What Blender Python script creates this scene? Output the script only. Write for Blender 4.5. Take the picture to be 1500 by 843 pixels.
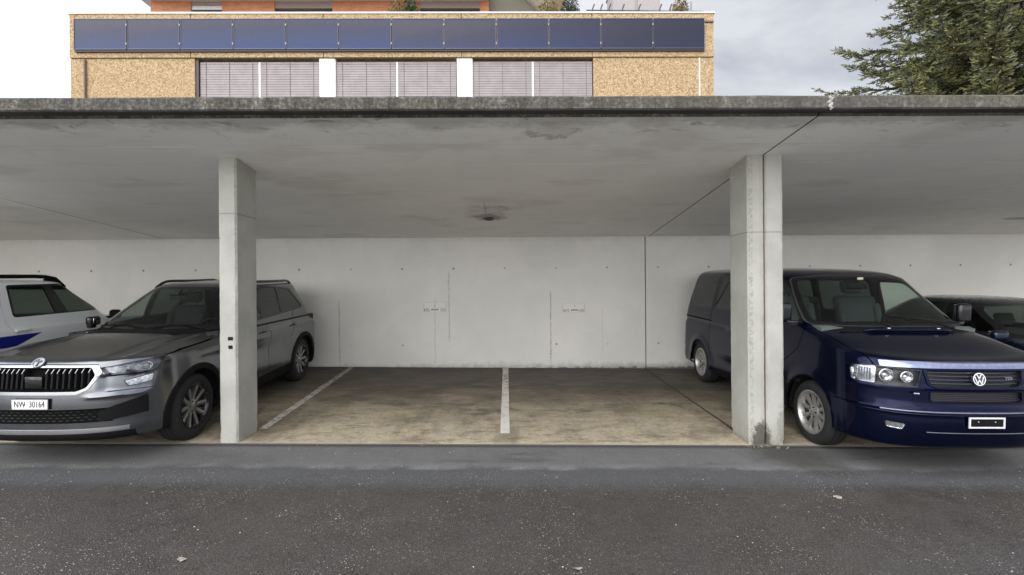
import bpy, bmesh, math, random
from mathutils import Vector, Matrix, noise as mnoise
R = math.radians
random.seed(7)
for o in list(bpy.data.objects):
    bpy.data.objects.remove(o, do_unlink=True)
SC = bpy.context.scene
COL = SC.collection

# ---------------------------------------------------------------- camera
cam = bpy.data.cameras.new('camera')
cam.sensor_width = 36.0
cam.lens = 16.8
cam.clip_start = 0.05
cam.clip_end = 2000
camo = bpy.data.objects.new('camera', cam)
COL.objects.link(camo)
camo.location = (0, 0, 1.65)
camo.rotation_euler = (R(90), 0.0075, -0.0114)
SC.camera = camo

# ---------------------------------------------------------------- sky, sun, exposure
SUN_EL, SUN_AZ = 24.0, 200.0          # azimuth clockwise from +Y: behind the camera, a little to the right
W = bpy.data.worlds.new('World')
SC.world = W
W.use_nodes = True
wn = W.node_tree
wn.nodes.clear()
def wnode(t, **k):
    n = wn.nodes.new(t)
    for a, v in k.items():
        setattr(n, a, v)
    return n
sky = wnode('ShaderNodeTexSky', sky_type='NISHITA', sun_disc=False, sun_elevation=R(SUN_EL), sun_rotation=R(SUN_AZ), air_density=1.0, dust_density=2.0, ozone_density=1.0)
tc = wnode('ShaderNodeTexCoord')
mp = wnode('ShaderNodeMapping')
mp.inputs['Scale'].default_value = (1.0, 1.0, 2.6)
mp.inputs['Location'].default_value = (0.35, 0.2, 0.0)
wn.links.new(tc.outputs['Generated'], mp.inputs['Vector'])
ns = wnode('ShaderNodeTexNoise')
ns.inputs['Scale'].default_value = 2.3
ns.inputs['Detail'].default_value = 7
ns.inputs['Roughness'].default_value = 0.52
ns.inputs['Distortion'].default_value = 0.35
wn.links.new(mp.outputs['Vector'], ns.inputs['Vector'])
cr = wnode('ShaderNodeValToRGB')
cr.color_ramp.elements[0].position = 0.40
cr.color_ramp.elements[0].color = (4.5, 4.85, 5.6, 1)
cr.color_ramp.elements[1].position = 0.60
cr.color_ramp.elements[1].color = (8.3, 8.5, 8.9, 1)
wn.links.new(ns.outputs['Fac'], cr.inputs['Fac'])
# cloud deck is brighter where the veiled sun stands
sep = wnode('ShaderNodeVectorMath', operation='DOT_PRODUCT')
sd = Vector((math.sin(R(SUN_AZ)) * math.cos(R(SUN_EL)), math.cos(R(SUN_AZ)) * math.cos(R(SUN_EL)), math.sin(R(SUN_EL))))
sep.inputs[1].default_value = sd
nrm = wnode('ShaderNodeVectorMath', operation='NORMALIZE')
wn.links.new(tc.outputs['Generated'], nrm.inputs[0])
wn.links.new(nrm.outputs['Vector'], sep.inputs[0])
mr = wnode('ShaderNodeMapRange')
mr.inputs['From Min'].default_value = -0.5
mr.inputs['From Max'].default_value = 1.0
mr.inputs['To Min'].default_value = 1.0
mr.inputs['To Max'].default_value = 2.9
wn.links.new(sep.outputs['Value'], mr.inputs['Value'])
# left part of the sky seen behind the building is whiter
sep2 = wnode('ShaderNodeVectorMath', operation='DOT_PRODUCT')
sep2.inputs[1].default_value = (-1, 0, 0)
wn.links.new(nrm.outputs['Vector'], sep2.inputs[0])
mr2 = wnode('ShaderNodeMapRange')
mr2.inputs['From Min'].default_value = -0.35
mr2.inputs['From Max'].default_value = 0.7
mr2.inputs['To Min'].default_value = 0.92
mr2.inputs['To Max'].default_value = 1.7
wn.links.new(sep2.outputs['Value'], mr2.inputs['Value'])
mm = wnode('ShaderNodeMath', operation='MULTIPLY')
wn.links.new(mr.outputs['Result'], mm.inputs[0])
wn.links.new(mr2.outputs['Result'], mm.inputs[1])
mul = wnode('ShaderNodeVectorMath', operation='SCALE')
wn.links.new(cr.outputs['Color'], mul.inputs[0])
wn.links.new(mm.outputs['Value'], mul.inputs['Scale'])
mx = wnode('ShaderNodeMix', data_type='RGBA')
mx.inputs['Factor'].default_value = 0.88
wn.links.new(sky.outputs['Color'], mx.inputs['A'])
wn.links.new(mul.outputs['Vector'], mx.inputs['B'])
bg = wnode('ShaderNodeBackground')
bg.inputs['Strength'].default_value = 0.10
wn.links.new(mx.outputs['Result'], bg.inputs['Color'])
wo = wnode('ShaderNodeOutputWorld')
wn.links.new(bg.outputs['Background'], wo.inputs['Surface'])

sl = bpy.data.lights.new('sun', 'SUN')
sl.energy = 1.5
sl.angle = R(70)
sl.color = (1.0, 0.95, 0.88)
so = bpy.data.objects.new('sun', sl)
COL.objects.link(so)
so.rotation_euler = (-sd).to_track_quat('-Z', 'Y').to_euler()
so.location = sd * 40

SC.view_settings.view_transform = 'Standard'
SC.view_settings.look = 'None'
SC.view_settings.gamma = 1.0
SC.view_settings.use_curve_mapping = False
SC.view_settings.exposure = 0.10
SC.cycles.use_denoising = True
SC.cycles.max_bounces = 10
SC.cycles.diffuse_bounces = 6
SC.cycles.transparent_max_bounces = 24
SC.cycles.sample_clamp_indirect = 6.0

# ---------------------------------------------------------------- helpers: objects
def link(name, data, parent=None):
    o = bpy.data.objects.new(name, data)
    COL.objects.link(o)
    if parent is not None:
        o.parent = parent
    return o
def tag(o, label=None, cat=None, group=None, kind=None):
    if label: o['label'] = label
    if cat: o['category'] = cat
    if group: o['group'] = group
    if kind: o['kind'] = kind
    return o
def thing(name, label, cat, loc=(0, 0, 0), rot=(0, 0, 0), group=None):
    o = link(name, None)
    o.location = loc
    o.rotation_euler = rot
    return tag(o, label, cat, group)

class MB:
    """collects shapes and links them as one mesh object"""
    def __init__(s):
        s.v, s.f, s.m = [], [], []
    def add(s, vs, fs, mi=0, M=None):
        b = len(s.v)
        for p in vs:
            p = Vector(p)
            s.v.append(tuple(M @ p) if M is not None else tuple(p))
        for f in fs:
            s.f.append([i + b for i in f])
            s.m.append(mi)
        return s
    def box(s, x0, x1, y0, y1, z0, z1, mi=0, M=None):
        vs = [(x0, y0, z0), (x1, y0, z0), (x1, y1, z0), (x0, y1, z0), (x0, y0, z1), (x1, y0, z1), (x1, y1, z1), (x0, y1, z1)]
        fs = [(3, 2, 1, 0), (4, 5, 6, 7), (0, 1, 5, 4), (1, 2, 6, 5), (2, 3, 7, 6), (3, 0, 4, 7)]
        return s.add(vs, fs, mi, M)
    def rbox(s, c, d, r=0.02, seg=3, mi=0, M=None):
        bm = bmesh.new()
        bmesh.ops.create_cube(bm, size=1.0)
        for v in bm.verts:
            v.co = Vector((v.co.x * d[0], v.co.y * d[1], v.co.z * d[2]))
        bmesh.ops.bevel(bm, geom=list(bm.edges), offset=min(r, 0.49 * min(d)), segments=seg, affect='EDGES', profile=0.5)
        T = Matrix.Translation(Vector(c))
        s.frombm(bm, mi, (M @ T) if M is not None else T)
        bm.free()
        return s
    def frombm(s, bm, mi=0, M=None):
        bm.verts.ensure_lookup_table()
        bm.verts.index_update()
        return s.add([v.co.copy() for v in bm.verts], [[v.index for v in f.verts] for f in bm.faces], mi, M)
    def prism(s, poly, axis, a, b, mi=0, M=None):
        """poly in the two other axes (order x,y,z minus axis), extruded from a to b"""
        n = len(poly)
        def P(p, t):
            return {'x': (t, p[0], p[1]), 'y': (p[0], t, p[1]), 'z': (p[0], p[1], t)}[axis]
        vs = [P(p, a) for p in poly] + [P(p, b) for p in poly]
        fs = [list(range(n)), list(range(2 * n - 1, n - 1, -1))]
        for i in range(n):
            j = (i + 1) % n
            fs.append((i, i + n, j + n, j))
        area = sum(poly[i][0] * poly[(i + 1) % n][1] - poly[(i + 1) % n][0] * poly[i][1] for i in range(n))
        flip = (area > 0) == (b > a)
        if axis == 'y': flip = not flip
        if flip: fs = [f[::-1] for f in fs]
        return s.add(vs, fs, mi, M)
    def tube(s, pts, r, seg=8, mi=0, M=None, caps=True):
        pts = [Vector(p) for p in pts]
        rs = r if isinstance(r, (list, tuple)) else [r] * len(pts)
        vs, fs = [], []
        up = None
        for i, p in enumerate(pts):
            d = (pts[min(i + 1, len(pts) - 1)] - pts[max(i - 1, 0)]).normalized()
            if up is None:
                up = d.orthogonal().normalized()
            else:
                up = (up - d * up.dot(d))
                up = up.normalized() if up.length > 1e-6 else d.orthogonal().normalized()
            w = d.cross(up)
            for k in range(seg):
                a = 2 * math.pi * k / seg
                vs.append(p + (up * math.cos(a) + w * math.sin(a)) * rs[i])
        for i in range(len(pts) - 1):
            for k in range(seg):
                k2 = (k + 1) % seg
                fs.append((i * seg + k, i * seg + k2, (i + 1) * seg + k2, (i + 1) * seg + k))
        if caps:
            fs.append(list(range(seg))[::-1])
            fs.append([(len(pts) - 1) * seg + k for k in range(seg)])
        return s.add(vs, fs, mi, M)
    def lathe(s, prof, seg=48, mi=0, M=None, axis='x'):
        """prof: (t along axis, radius)"""
        vs, fs = [], []
        n = len(prof)
        for k in range(seg):
            a = 2 * math.pi * k / seg
            for (t, r) in prof:
                c, d = r * math.cos(a), r * math.sin(a)
                vs.append({'x': (t, c, d), 'y': (d, t, c), 'z': (c, d, t)}[axis])
        for k in range(seg):
            k2 = (k + 1) % seg
            for i in range(n - 1):
                fs.append((k * n + i, k * n + i + 1, k2 * n + i + 1, k2 * n + i))
        return s.add(vs, fs, mi, M)
    def ball(s, c, d, seg=16, ring=10, mi=0, M=None):
        bm = bmesh.new()
        bmesh.ops.create_uvsphere(bm, u_segments=seg, v_segments=ring, radius=1.0)
        T = Matrix.Translation(Vector(c)) @ Matrix.Diagonal((d[0], d[1], d[2], 1))
        s.frombm(bm, mi, (M @ T) if M is not None else T)
        bm.free()
        return s
    def mesh(s, name, mats, smooth=30):
        me = bpy.data.meshes.new(name)
        me.from_pydata(s.v, [], s.f)
        if not isinstance(mats, (list, tuple)): mats = [mats]
        for m in mats: me.materials.append(m)
        if len(mats) > 1:
            me.polygons.foreach_set('material_index', s.m)
        bm = bmesh.new(); bm.from_mesh(me)
        bmesh.ops.recalc_face_normals(bm, faces=bm.faces)
        bm.to_mesh(me); bm.free()
        if smooth:
            me.shade_smooth()
            me.set_sharp_from_angle(angle=R(smooth))
        me.update()
        return me
    def build(s, name, mats, parent=None, smooth=30):
        return link(name, s.mesh(name, mats, smooth), parent)

def text_mesh(name, body, size, depth=0.001, align='CENTER'):
    cu = bpy.data.curves.new(name, 'FONT')
    cu.body = body; cu.size = size; cu.extrude = depth
    cu.align_x = align; cu.align_y = 'CENTER'
    o = bpy.data.objects.new(name, cu)
    COL.objects.link(o)
    dg = bpy.context.evaluated_depsgraph_get()
    me = bpy.data.meshes.new_from_object(o.evaluated_get(dg))
    bpy.data.objects.remove(o, do_unlink=True)
    bpy.data.curves.remove(cu)
    me.name = name
    return me

# ---------------------------------------------------------------- helpers: materials
class G:
    """small wrapper for a material's node tree"""
    def __init__(s, name):
        s.mat = bpy.data.materials.new(name)
        s.mat.use_nodes = True
        s.nt = s.mat.node_tree
        s.nt.nodes.clear()
        s.out = s.n('ShaderNodeOutputMaterial')
        s.b = s.n('ShaderNodeBsdfPrincipled')
        s.l(s.b.outputs[0], s.out.inputs[0])
        s.co = s.n('ShaderNodeTexCoord').outputs['Object']
    def n(s, t, **k):
        x = s.nt.nodes.new(t)
        for a, v in k.items(): setattr(x, a, v)
        return x
    def l(s, a, b):
        s.nt.links.new(a, b)
    def put(s, sock, v):
        if isinstance(v, bpy.types.NodeSocket): s.l(v, sock)
        elif v is not None:
            if hasattr(sock, 'default_value'):
                dv = sock.default_value
                if hasattr(dv, '__len__') and not hasattr(v, '__len__'): v = (v,) * len(dv)
                if hasattr(dv, '__len__') and len(dv) == 4 and len(v) == 3: v = tuple(v) + (1,)
                sock.default_value = v
    def set(s, **k):
        for a, v in k.items():
            s.put(s.b.inputs[a.replace('_', ' ')], v)
        return s
    def m(s, op, a, b=None, c=None, clamp=False):
        x = s.n('ShaderNodeMath', operation=op, use_clamp=clamp)
        s.put(x.inputs[0], a)
        if b is not None: s.put(x.inputs[1], b)
        if c is not None: s.put(x.inputs[2], c)
        return x.outputs[0]
    def vm(s, op, a, b=None):
        x = s.n('ShaderNodeVectorMath', operation=op)
        s.put(x.inputs[0], a)
        if b is not None: s.put(x.inputs[1], b)
        return x.outputs[0] if op not in ('LENGTH', 'DISTANCE', 'DOT_PRODUCT') else x.outputs['Value']
    def xyz(s, v=None):
        x = s.n('ShaderNodeSeparateXYZ')
        s.l(v or s.co, x.inputs[0])
        return x.outputs[0], x.outputs[1], x.outputs[2]
    def cxyz(s, a, b, c):
        x = s.n('ShaderNodeCombineXYZ')
        s.put(x.inputs[0], a); s.put(x.inputs[1], b); s.put(x.inputs[2], c)
        return x.outputs[0]
    def scale(s, sc, loc=(0, 0, 0), v=None):
        x = s.n('ShaderNodeMapping')
        x.inputs['Scale'].default_value = sc if hasattr(sc, '__len__') else (sc,) * 3
        x.inputs['Location'].default_value = loc
        s.l(v or s.co, x.inputs[0])
        return x.outputs[0]
    def noise(s, scale=5, det=4, rough=0.55, v=None, dist=0.0):
        x = s.n('ShaderNodeTexNoise')
        x.inputs['Scale'].default_value = scale; x.inputs['Detail'].default_value = det
        x.inputs['Roughness'].default_value = rough; x.inputs['Distortion'].default_value = dist
        s.l(v or s.co, x.inputs['Vector'])
        return x.outputs['Fac']
    def vor(s, scale=5, v=None, feature='F1', out='Distance', rand=1.0):
        x = s.n('ShaderNodeTexVoronoi', feature=feature)
        x.inputs['Scale'].default_value = scale
        x.inputs['Randomness'].default_value = rand
        s.l(v or s.co, x.inputs['Vector'])
        return x.outputs[out]
    def ramp(s, fac, stops, interp='LINEAR'):
        x = s.n('ShaderNodeValToRGB')
        r = x.color_ramp; r.interpolation = interp
        while len(r.elements) < len(stops): r.elements.new(0.5)
        for e, (p, c) in zip(r.elements, stops):
            e.position = p
            c = c if hasattr(c, '__len__') else (c, c, c)
            e.color = tuple(c) + ((1,) if len(c) == 3 else ())
        s.l(fac, x.inputs[0])
        return x.outputs[0]
    def rng(s, v, a, b, c=0.0, d=1.0):
        x = s.n('ShaderNodeMapRange', interpolation_type='SMOOTHSTEP')
        s.put(x.inputs['Value'], v)
        x.inputs['From Min'].default_value = a; x.inputs['From Max'].default_value = b
        x.inputs['To Min'].default_value = c; x.inputs['To Max'].default_value = d
        return x.outputs[0]
    def mix(s, f, a, b, bt='MIX'):
        x = s.n('ShaderNodeMix', data_type='RGBA', blend_type=bt)
        s.put(x.inputs['Factor'], f)
        s.put(x.inputs['A'], a); s.put(x.inputs['B'], b)
        return x.outputs['Result']
    def bump(s, h, strength=0.3, dist=0.01):
        x = s.n('ShaderNodeBump')
        x.inputs['Strength'].default_value = strength
        x.inputs['Distance'].default_value = dist
        s.l(h, x.inputs['Height'])
        s.l(x.outputs[0], s.b.inputs['Normal'])
        return x
    def line(s, coord, pos, half, soft=0.004):
        """1 on |coord-pos|<half"""
        d = s.m('ABSOLUTE', s.m('SUBTRACT', coord, pos))
        return s.rng(d, half, half + soft, 1.0, 0.0)

def plain(name, col, rough=0.5, metal=0.0, var=0.12, scale=30, **k):
    g = G(name)
    f = g.noise(scale, 3)
    lo = tuple(c * (1 - var) for c in col); hi = tuple(min(1, c * (1 + var)) for c in col)
    g.set(Base_Color=g.ramp(f, [(0.3, lo), (0.7, hi)]), Roughness=rough, Metallic=metal, **k)
    return g.mat

# the tilted yard: it falls to the right and rises a little towards the back wall
SA, SB = 0.030, -0.0150
def clampf(v, a, b): return max(a, min(b, v))
def gz(x, y):
    return -0.0135 + SA * clampf(y - 5.2, -9.0, 4.4) + SB * clampf(x, -16, 16)
def cz(y):                      # underside of the carport roof
    return 3.04 - 0.104 * (y - 5.05)
YP, YW, YF = 5.05, 9.14, 4.0    # pillar fronts, back wall, roof edge
# ================================================================ SETTING
def ground_material():
    g = G('asphalt')
    x, y, z = g.xyz()
    # aggregate
    fine = g.noise(160, 3, 0.6)
    ag = g.vor(95)
    big = g.noise(1.1, 5, 0.6)
    mid = g.noise(5.0, 5, 0.65)
    stone = g.vor(70, out='Color')
    sx = g.xyz(stone)[0]
    dots = g.m('MULTIPLY', g.rng(g.vor(70), 0.20, 0.33, 1, 0), g.rng(sx, 0.80, 0.84, 0, 1))
    stone2 = g.xyz(g.vor(26, out='Color'))[1]
    dots2 = g.m('MULTIPLY', g.rng(g.vor(26), 0.10, 0.17, 1, 0), g.rng(stone2, 0.965, 0.97, 0, 1))
    wobble = g.m('MULTIPLY', g.m('SUBTRACT', g.noise(0.9, 4, 0.6, g.scale((1, 0.25, 1))), 0.5), 0.42)
    yy = g.m('ADD', y, wobble)
    yy2 = g.m('ADD', y, g.m('MULTIPLY', wobble, 0.35))
    wet = g.mix(mid, (0.044, 0.037, 0.033), (0.082, 0.070, 0.062))
    wet = g.mix(g.m('MULTIPLY', g.rng(big, 0.42, 0.7), 0.5), wet, (0.066, 0.062, 0.059))
    damp = g.mix(mid, (0.085, 0.085, 0.087), (0.118, 0.119, 0.123))
    dry = g.mix(mid, (0.135, 0.133, 0.13), (0.215, 0.21, 0.203))
    c = g.mix(g.rng(g.m('ADD', y, g.m('MULTIPLY', wobble, 0.7)), 3.92, 4.26), wet, damp)
    c = g.mix(g.rng(yy, 4.42, 4.52), c, dry)
    crust = g.m('MULTIPLY', g.m('MULTIPLY', g.rng(yy, 4.40, 4.46), g.rng(yy, 4.46, 4.60, 1, 0)), g.rng(g.noise(2.2, 4, 0.7), 0.42, 0.62))
    c = g.mix(g.m('MULTIPLY', crust, 0.55), c, (0.31, 0.30, 0.285))
    # damp tongues at the twin pillar and below the left pillar
    def blot(cx, cy, sx_, sy_, soft=0.5):
        dx = g.m('DIVIDE', g.m('SUBTRACT', x, cx), sx_)
        dy = g.m('DIVIDE', g.m('SUBTRACT', y, cy), sy_)
        d = g.m('SQRT', g.m('ADD', g.m('MULTIPLY', dx, dx), g.m('MULTIPLY', dy, dy)))
        d = g.m('ADD', d, g.m('MULTIPLY', g.m('SUBTRACT', g.noise(4, 4, 0.6), 0.5), 1.1))
        return g.rng(d, 1 - soft, 1 + soft, 1, 0)
    c = g.mix(g.m('MULTIPLY', blot(2.90, 4.82, 0.40, 0.26), 0.75), c, (0.05, 0.047, 0.042))
    c = g.mix(g.m('MULTIPLY', blot(3.0, 4.45, 0.25, 0.16), 0.55), c, (0.055, 0.052, 0.046))
    c = g.mix(g.m('MULTIPLY', blot(-3.1, 4.6, 0.9, 0.25), 0.35), c, (0.075, 0.073, 0.07))
    # brownish and greenish drift, drying lighter towards the camera, hairline cracks
    c = g.mix(g.m('MULTIPLY', g.rng(g.noise(0.55, 4, 0.6, g.scale((1, 1, 1), (4, 2, 0))), 0.45, 0.62), g.rng(y, 3.9, 4.2, 0.55, 0)), c, (0.082, 0.070, 0.060))
    c = g.mix(g.m('MULTIPLY', g.rng(g.noise(0.8, 5, 0.65, g.scale((0.5, 1, 1), (9, 1, 0))), 0.5, 0.64), g.rng(y, 2.6, 3.6, 0.6, 0)), c, (0.098, 0.091, 0.086))
    c = g.mix(g.m('MULTIPLY', g.rng(g.noise(2.1, 6, 0.7, g.scale((0.35, 1.2, 1), (1, 7, 0))), 0.56, 0.66), 0.40), c, (0.052, 0.047, 0.043))
    crk = g.n('ShaderNodeTexVoronoi', feature='DISTANCE_TO_EDGE'); crk.inputs['Scale'].default_value = 0.55
    wv = g.n('ShaderNodeVectorMath', operation='ADD')
    g.l(g.co, wv.inputs[0]); nz_ = g.n('ShaderNodeTexNoise'); nz_.inputs['Scale'].default_value = 3.0; nz_.inputs['Detail'].default_value = 5
    sc_ = g.n('ShaderNodeVectorMath', operation='SCALE'); sc_.inputs['Scale'].default_value = 0.35
    g.l(g.co, nz_.inputs['Vector']); g.l(nz_.outputs['Color'], sc_.inputs[0]); g.l(sc_.outputs[0], wv.inputs[1])
    g.l(wv.outputs[0], crk.inputs['Vector'])
    c = g.mix(g.m('MULTIPLY', g.rng(crk.outputs['Distance'], 0.002, 0.006, 1, 0), g.rng(g.noise(0.7, 3, 0.6, g.scale((1, 1, 1), (2, 8, 0))), 0.55, 0.62, 0, 0.55)), c, (0.03, 0.028, 0.026))
    edge = g.rng(y, 4.955, 5.03)
    c = g.mix(g.m('MULTIPLY', edge, 0.75), c, (0.035, 0.033, 0.03))
    c = g.mix(g.rng(fine, 0.38, 0.62, 0.0, 0.75), c, g.mix(0.5, c, (0.0, 0.0, 0.0)), 'MIX')
    c = g.mix(g.rng(ag, 0.15, 0.45, 0.60, 0.0), c, (0.16, 0.147, 0.137))
    c = g.mix(g.m('MULTIPLY', dots, g.m('MULTIPLY', g.rng(y, 4.2, 4.6, 0.9, 0.12), g.rng(g.noise(1.3, 4, 0.65, g.scale((1, 1, 1), (3, 9, 0))), 0.40, 0.64, 0.15, 1.0))), c, (0.50, 0.48, 0.45))
    c = g.mix(dots2, c, (0.70, 0.69, 0.66))
    c = g.mix(g.rng(y, 1.2, 2.2, 1, 0), c, g.mix(mid, (0.30, 0.295, 0.28), (0.40, 0.39, 0.37)))     # added pale ground out of view, bouncing light up to the soffit
    rough = g.mix(g.rng(yy2, 4.05, 4.2), g.rng(mid, 0.3, 0.7, 0.50, 0.72), (0.9,) * 3)
    g.set(Base_Color=c, Roughness=rough, Specular_IOR_Level=0.4)
    h = g.m('ADD', g.m('MULTIPLY', ag, 0.8), g.m('MULTIPLY', fine, 0.6))
    g.bump(h, 0.55, 0.006)
    return g.mat

def make_ground():
    def axis(lo, hi, step, far):
        a = [lo + i * step for i in range(int((hi - lo) / step) + 1)]
        return [-far, -far / 3, -far / 8, lo - 12] + a + [hi + 12, far / 8, far / 3, far]
    xs = axis(-16, 16, 4, 600)
    ys = axis(-3.8, 9.6, 0.67, 600)
    vs = [(x, y, gz(x, y)) for y in ys for x in xs]
    n = len(xs)
    fs = [(j * n + i, j * n + i + 1, (j + 1) * n + i + 1, (j + 1) * n + i) for j in range(len(ys) - 1) for i in range(n - 1)]
    mb = MB().add(vs, fs)
    o = mb.build('ground', ground_material(), smooth=60)
    o['kind'] = 'structure'
make_ground()

def floor_material():
    g = G('stained_concrete')
    x, y, z = g.xyz()
    big = g.noise(0.75, 5, 0.62, g.scale((1.0, 1.5, 1)))
    mid = g.noise(2.6, 6, 0.68, g.scale((0.7, 1.6, 1)))
    fine = g.noise(34, 4, 0.7)
    # earthy drive-in strip, oil-dark bays further in
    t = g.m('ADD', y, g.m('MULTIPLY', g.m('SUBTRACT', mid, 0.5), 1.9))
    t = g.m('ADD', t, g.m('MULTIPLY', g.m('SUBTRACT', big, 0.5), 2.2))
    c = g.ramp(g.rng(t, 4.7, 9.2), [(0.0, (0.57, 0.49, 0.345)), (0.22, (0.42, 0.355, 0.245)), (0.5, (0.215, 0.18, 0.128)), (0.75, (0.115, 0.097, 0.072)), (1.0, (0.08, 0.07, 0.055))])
    # wheel-track and oil stains
    st = g.rng(g.noise(1.35, 5, 0.6, g.scale((1, 1, 1), (3.1, 1.7, 0))), 0.52, 0.66)
    c = g.mix(g.m('MULTIPLY', st, g.rng(y, 5.3, 6.4, 0.30, 0.80)), c, (0.065, 0.057, 0.047))
    wt = g.rng(g.noise(0.9, 5, 0.65, g.scale((1.6, 0.55, 1), (8, 2, 0))), 0.50, 0.62)
    c = g.mix(g.m('MULTIPLY', wt, 0.45), c, (0.105, 0.088, 0.066))
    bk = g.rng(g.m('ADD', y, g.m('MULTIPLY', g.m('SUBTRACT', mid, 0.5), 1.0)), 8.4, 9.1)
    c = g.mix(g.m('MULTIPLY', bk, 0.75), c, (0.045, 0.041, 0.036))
    c = g.mix(g.rng(fine, 0.38, 0.72, 0.28, 0.0), c, (0.05, 0.045, 0.035))
    pale = g.rng(g.noise(5.5, 6, 0.75, g.scale((0.35, 1.4, 1))), 0.60, 0.72)
    c = g.mix(g.m('MULTIPLY', pale, 0.22), c, (0.50, 0.46, 0.38))
    spots = g.m('MULTIPLY', g.rng(g.vor(17), 0.10, 0.2, 1, 0), g.rng(g.xyz(g.vor(17, out='Color'))[0], 0.93, 0.94))
    c = g.mix(g.m('MULTIPLY', spots, 0.7), c, (0.06, 0.05, 0.04))
    chips = g.m('MULTIPLY', g.rng(g.vor(13), 0.05, 0.085, 1, 0), g.rng(g.xyz(g.vor(13, out='Color'))[2], 0.955, 0.96))
    c = g.mix(chips, c, (0.7, 0.68, 0.62))
    mo = g.noise(8, 6, 0.75, g.scale((0.6, 1.3, 1), (2, 3, 0)))
    c = g.mix(g.rng(mo, 0.50, 0.66, 0.0, 0.55), c, (0.085, 0.070, 0.048))
    mo2 = g.noise(30, 5, 0.8, g.scale((0.6, 1.3, 1), (1, 3, 0)))
    c = g.mix(g.rng(mo2, 0.52, 0.66, 0.0, 0.5), c, (0.13, 0.105, 0.072))
    c = g.mix(g.m('MULTIPLY', g.rng(mo2, 0.30, 0.42, 1, 0), g.rng(y, 5.6, 7.5, 0.5, 0.05)), c, (0.66, 0.58, 0.43))
    c = g.mix(g.m('MULTIPLY', g.rng(mo, 0.30, 0.42, 1, 0), g.rng(y, 5.6, 7.5, 0.5, 0.1)), c, (0.60, 0.53, 0.40))
    ru = g.m('MULTIPLY', g.rng(g.noise(3.4, 5, 0.7, g.scale((1, 1.5, 1), (6, 6, 0))), 0.50, 0.64), g.rng(y, 5.2, 6.3, 0.6, 0.12))
    c = g.mix(ru, c, (0.20, 0.135, 0.075))
    # expansion joint under the roof joint and the front arris
    c = g.mix(g.m('MULTIPLY', g.line(g.m('ADD', x, g.m('MULTIPLY', g.m('SUBTRACT', mid, 0.5), 0.05)), 2.64, 0.010, 0.012), 0.9), c, (0.02, 0.018, 0.015))
    c = g.mix(g.m('MULTIPLY', g.rng(y, 5.06, 5.16, 1, 0), 0.35), c, (0.58, 0.53, 0.42))
    g.set(Base_Color=c, Roughness=g.rng(mid, 0.3, 0.7, 0.72, 0.92))
    g.bump(g.m('ADD', fine, g.m('MULTIPLY', mid, 2.0)), 0.25, 0.006)
    return g.mat
def slab_sheet(name, x0, x1, y0, y1, mat, dz, nx=24, ny=10, thick=0.0):
    vs, fs = [], []
    for j in range(ny + 1):
        for i in range(nx + 1):
            X = x0 + (x1 - x0) * i / nx; Y = y0 + (y1 - y0) * j / ny
            vs.append((X, Y, gz(X, Y) + dz))
    n = nx + 1
    for j in range(ny):
        for i in range(nx):
            fs.append((j * n + i, j * n + i + 1, (j + 1) * n + i + 1, (j + 1) * n + i))
    return MB().add(vs, fs).build(name, mat, None, 60)
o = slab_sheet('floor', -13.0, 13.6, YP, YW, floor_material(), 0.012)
o['kind'] = 'structure'
# little drop at the front arris of the concrete
mb = MB()
for i in range(24):
    xa = -13 + 26.6 * i / 24; xb = -13 + 26.6 * (i + 1) / 24
    mb.add([(xa, YP, gz(xa, YP) - 0.02), (xb, YP, gz(xb, YP) - 0.02), (xb, YP, gz(xb, YP) + 0.012), (xa, YP, gz(xa, YP) + 0.012)], [(0, 1, 2, 3)])
o = mb.build('floor_edge', plain('concrete_arris', (0.10, 0.09, 0.07), 0.9), None, 0)
o['kind'] = 'structure'

def line_material(worn):
    g = G('worn_line_paint')
    n = g.noise(9, 6, 0.75); f = g.noise(60, 3, 0.7)
    x, y, z = g.xyz()
    k = g.m('ADD', g.m('MULTIPLY', n, 0.75), g.m('MULTIPLY', f, 0.35))
    fade = g.rng(y, 6.0, 9.0, 0.0, 0.10)
    k = g.m('ADD', k, fade)
    c = g.mix(g.rng(k, worn, worn + 0.17), (0.66, 0.63, 0.57), (0.22, 0.19, 0.14))
    g.set(Base_Color=c, Roughness=0.85)
    return g.mat
def parking_line(xa, ya, xb, yb, w, label, worn):
    mb = MB()
    n = 14
    vs, fs = [], []
    for i in range(n + 1):
        t = i / n
        X = xa + (xb - xa) * t; Y = ya + (yb - ya) * t
        j1 = 0.006 * (mnoise.noise(Vector((X * 5, Y * 5, 1)))); j2 = 0.006 * (mnoise.noise(Vector((X * 5, Y * 5, 7))))
        vs += [(X - w / 2 + j1, Y, gz(X, Y) + 0.017), (X + w / 2 + j2, Y, gz(X, Y) + 0.017)]
        if i: fs.append((2 * i - 2, 2 * i - 1, 2 * i + 1, 2 * i))
    o = mb.add(vs, fs).build('parking_line', line_material(worn), None, 0)
    tag(o, label, 'floor marking', 'painted bay lines on the concrete floor')
parking_line(-0.03, 5.38, -0.03, 9.13, 0.105, 'worn white painted line between the two empty bays', 0.57)
parking_line(-2.80, 5.5, -2.95, 9.13, 0.10, 'faded white painted line beside the grey car, running back from the single pillar', 0.50)

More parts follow.
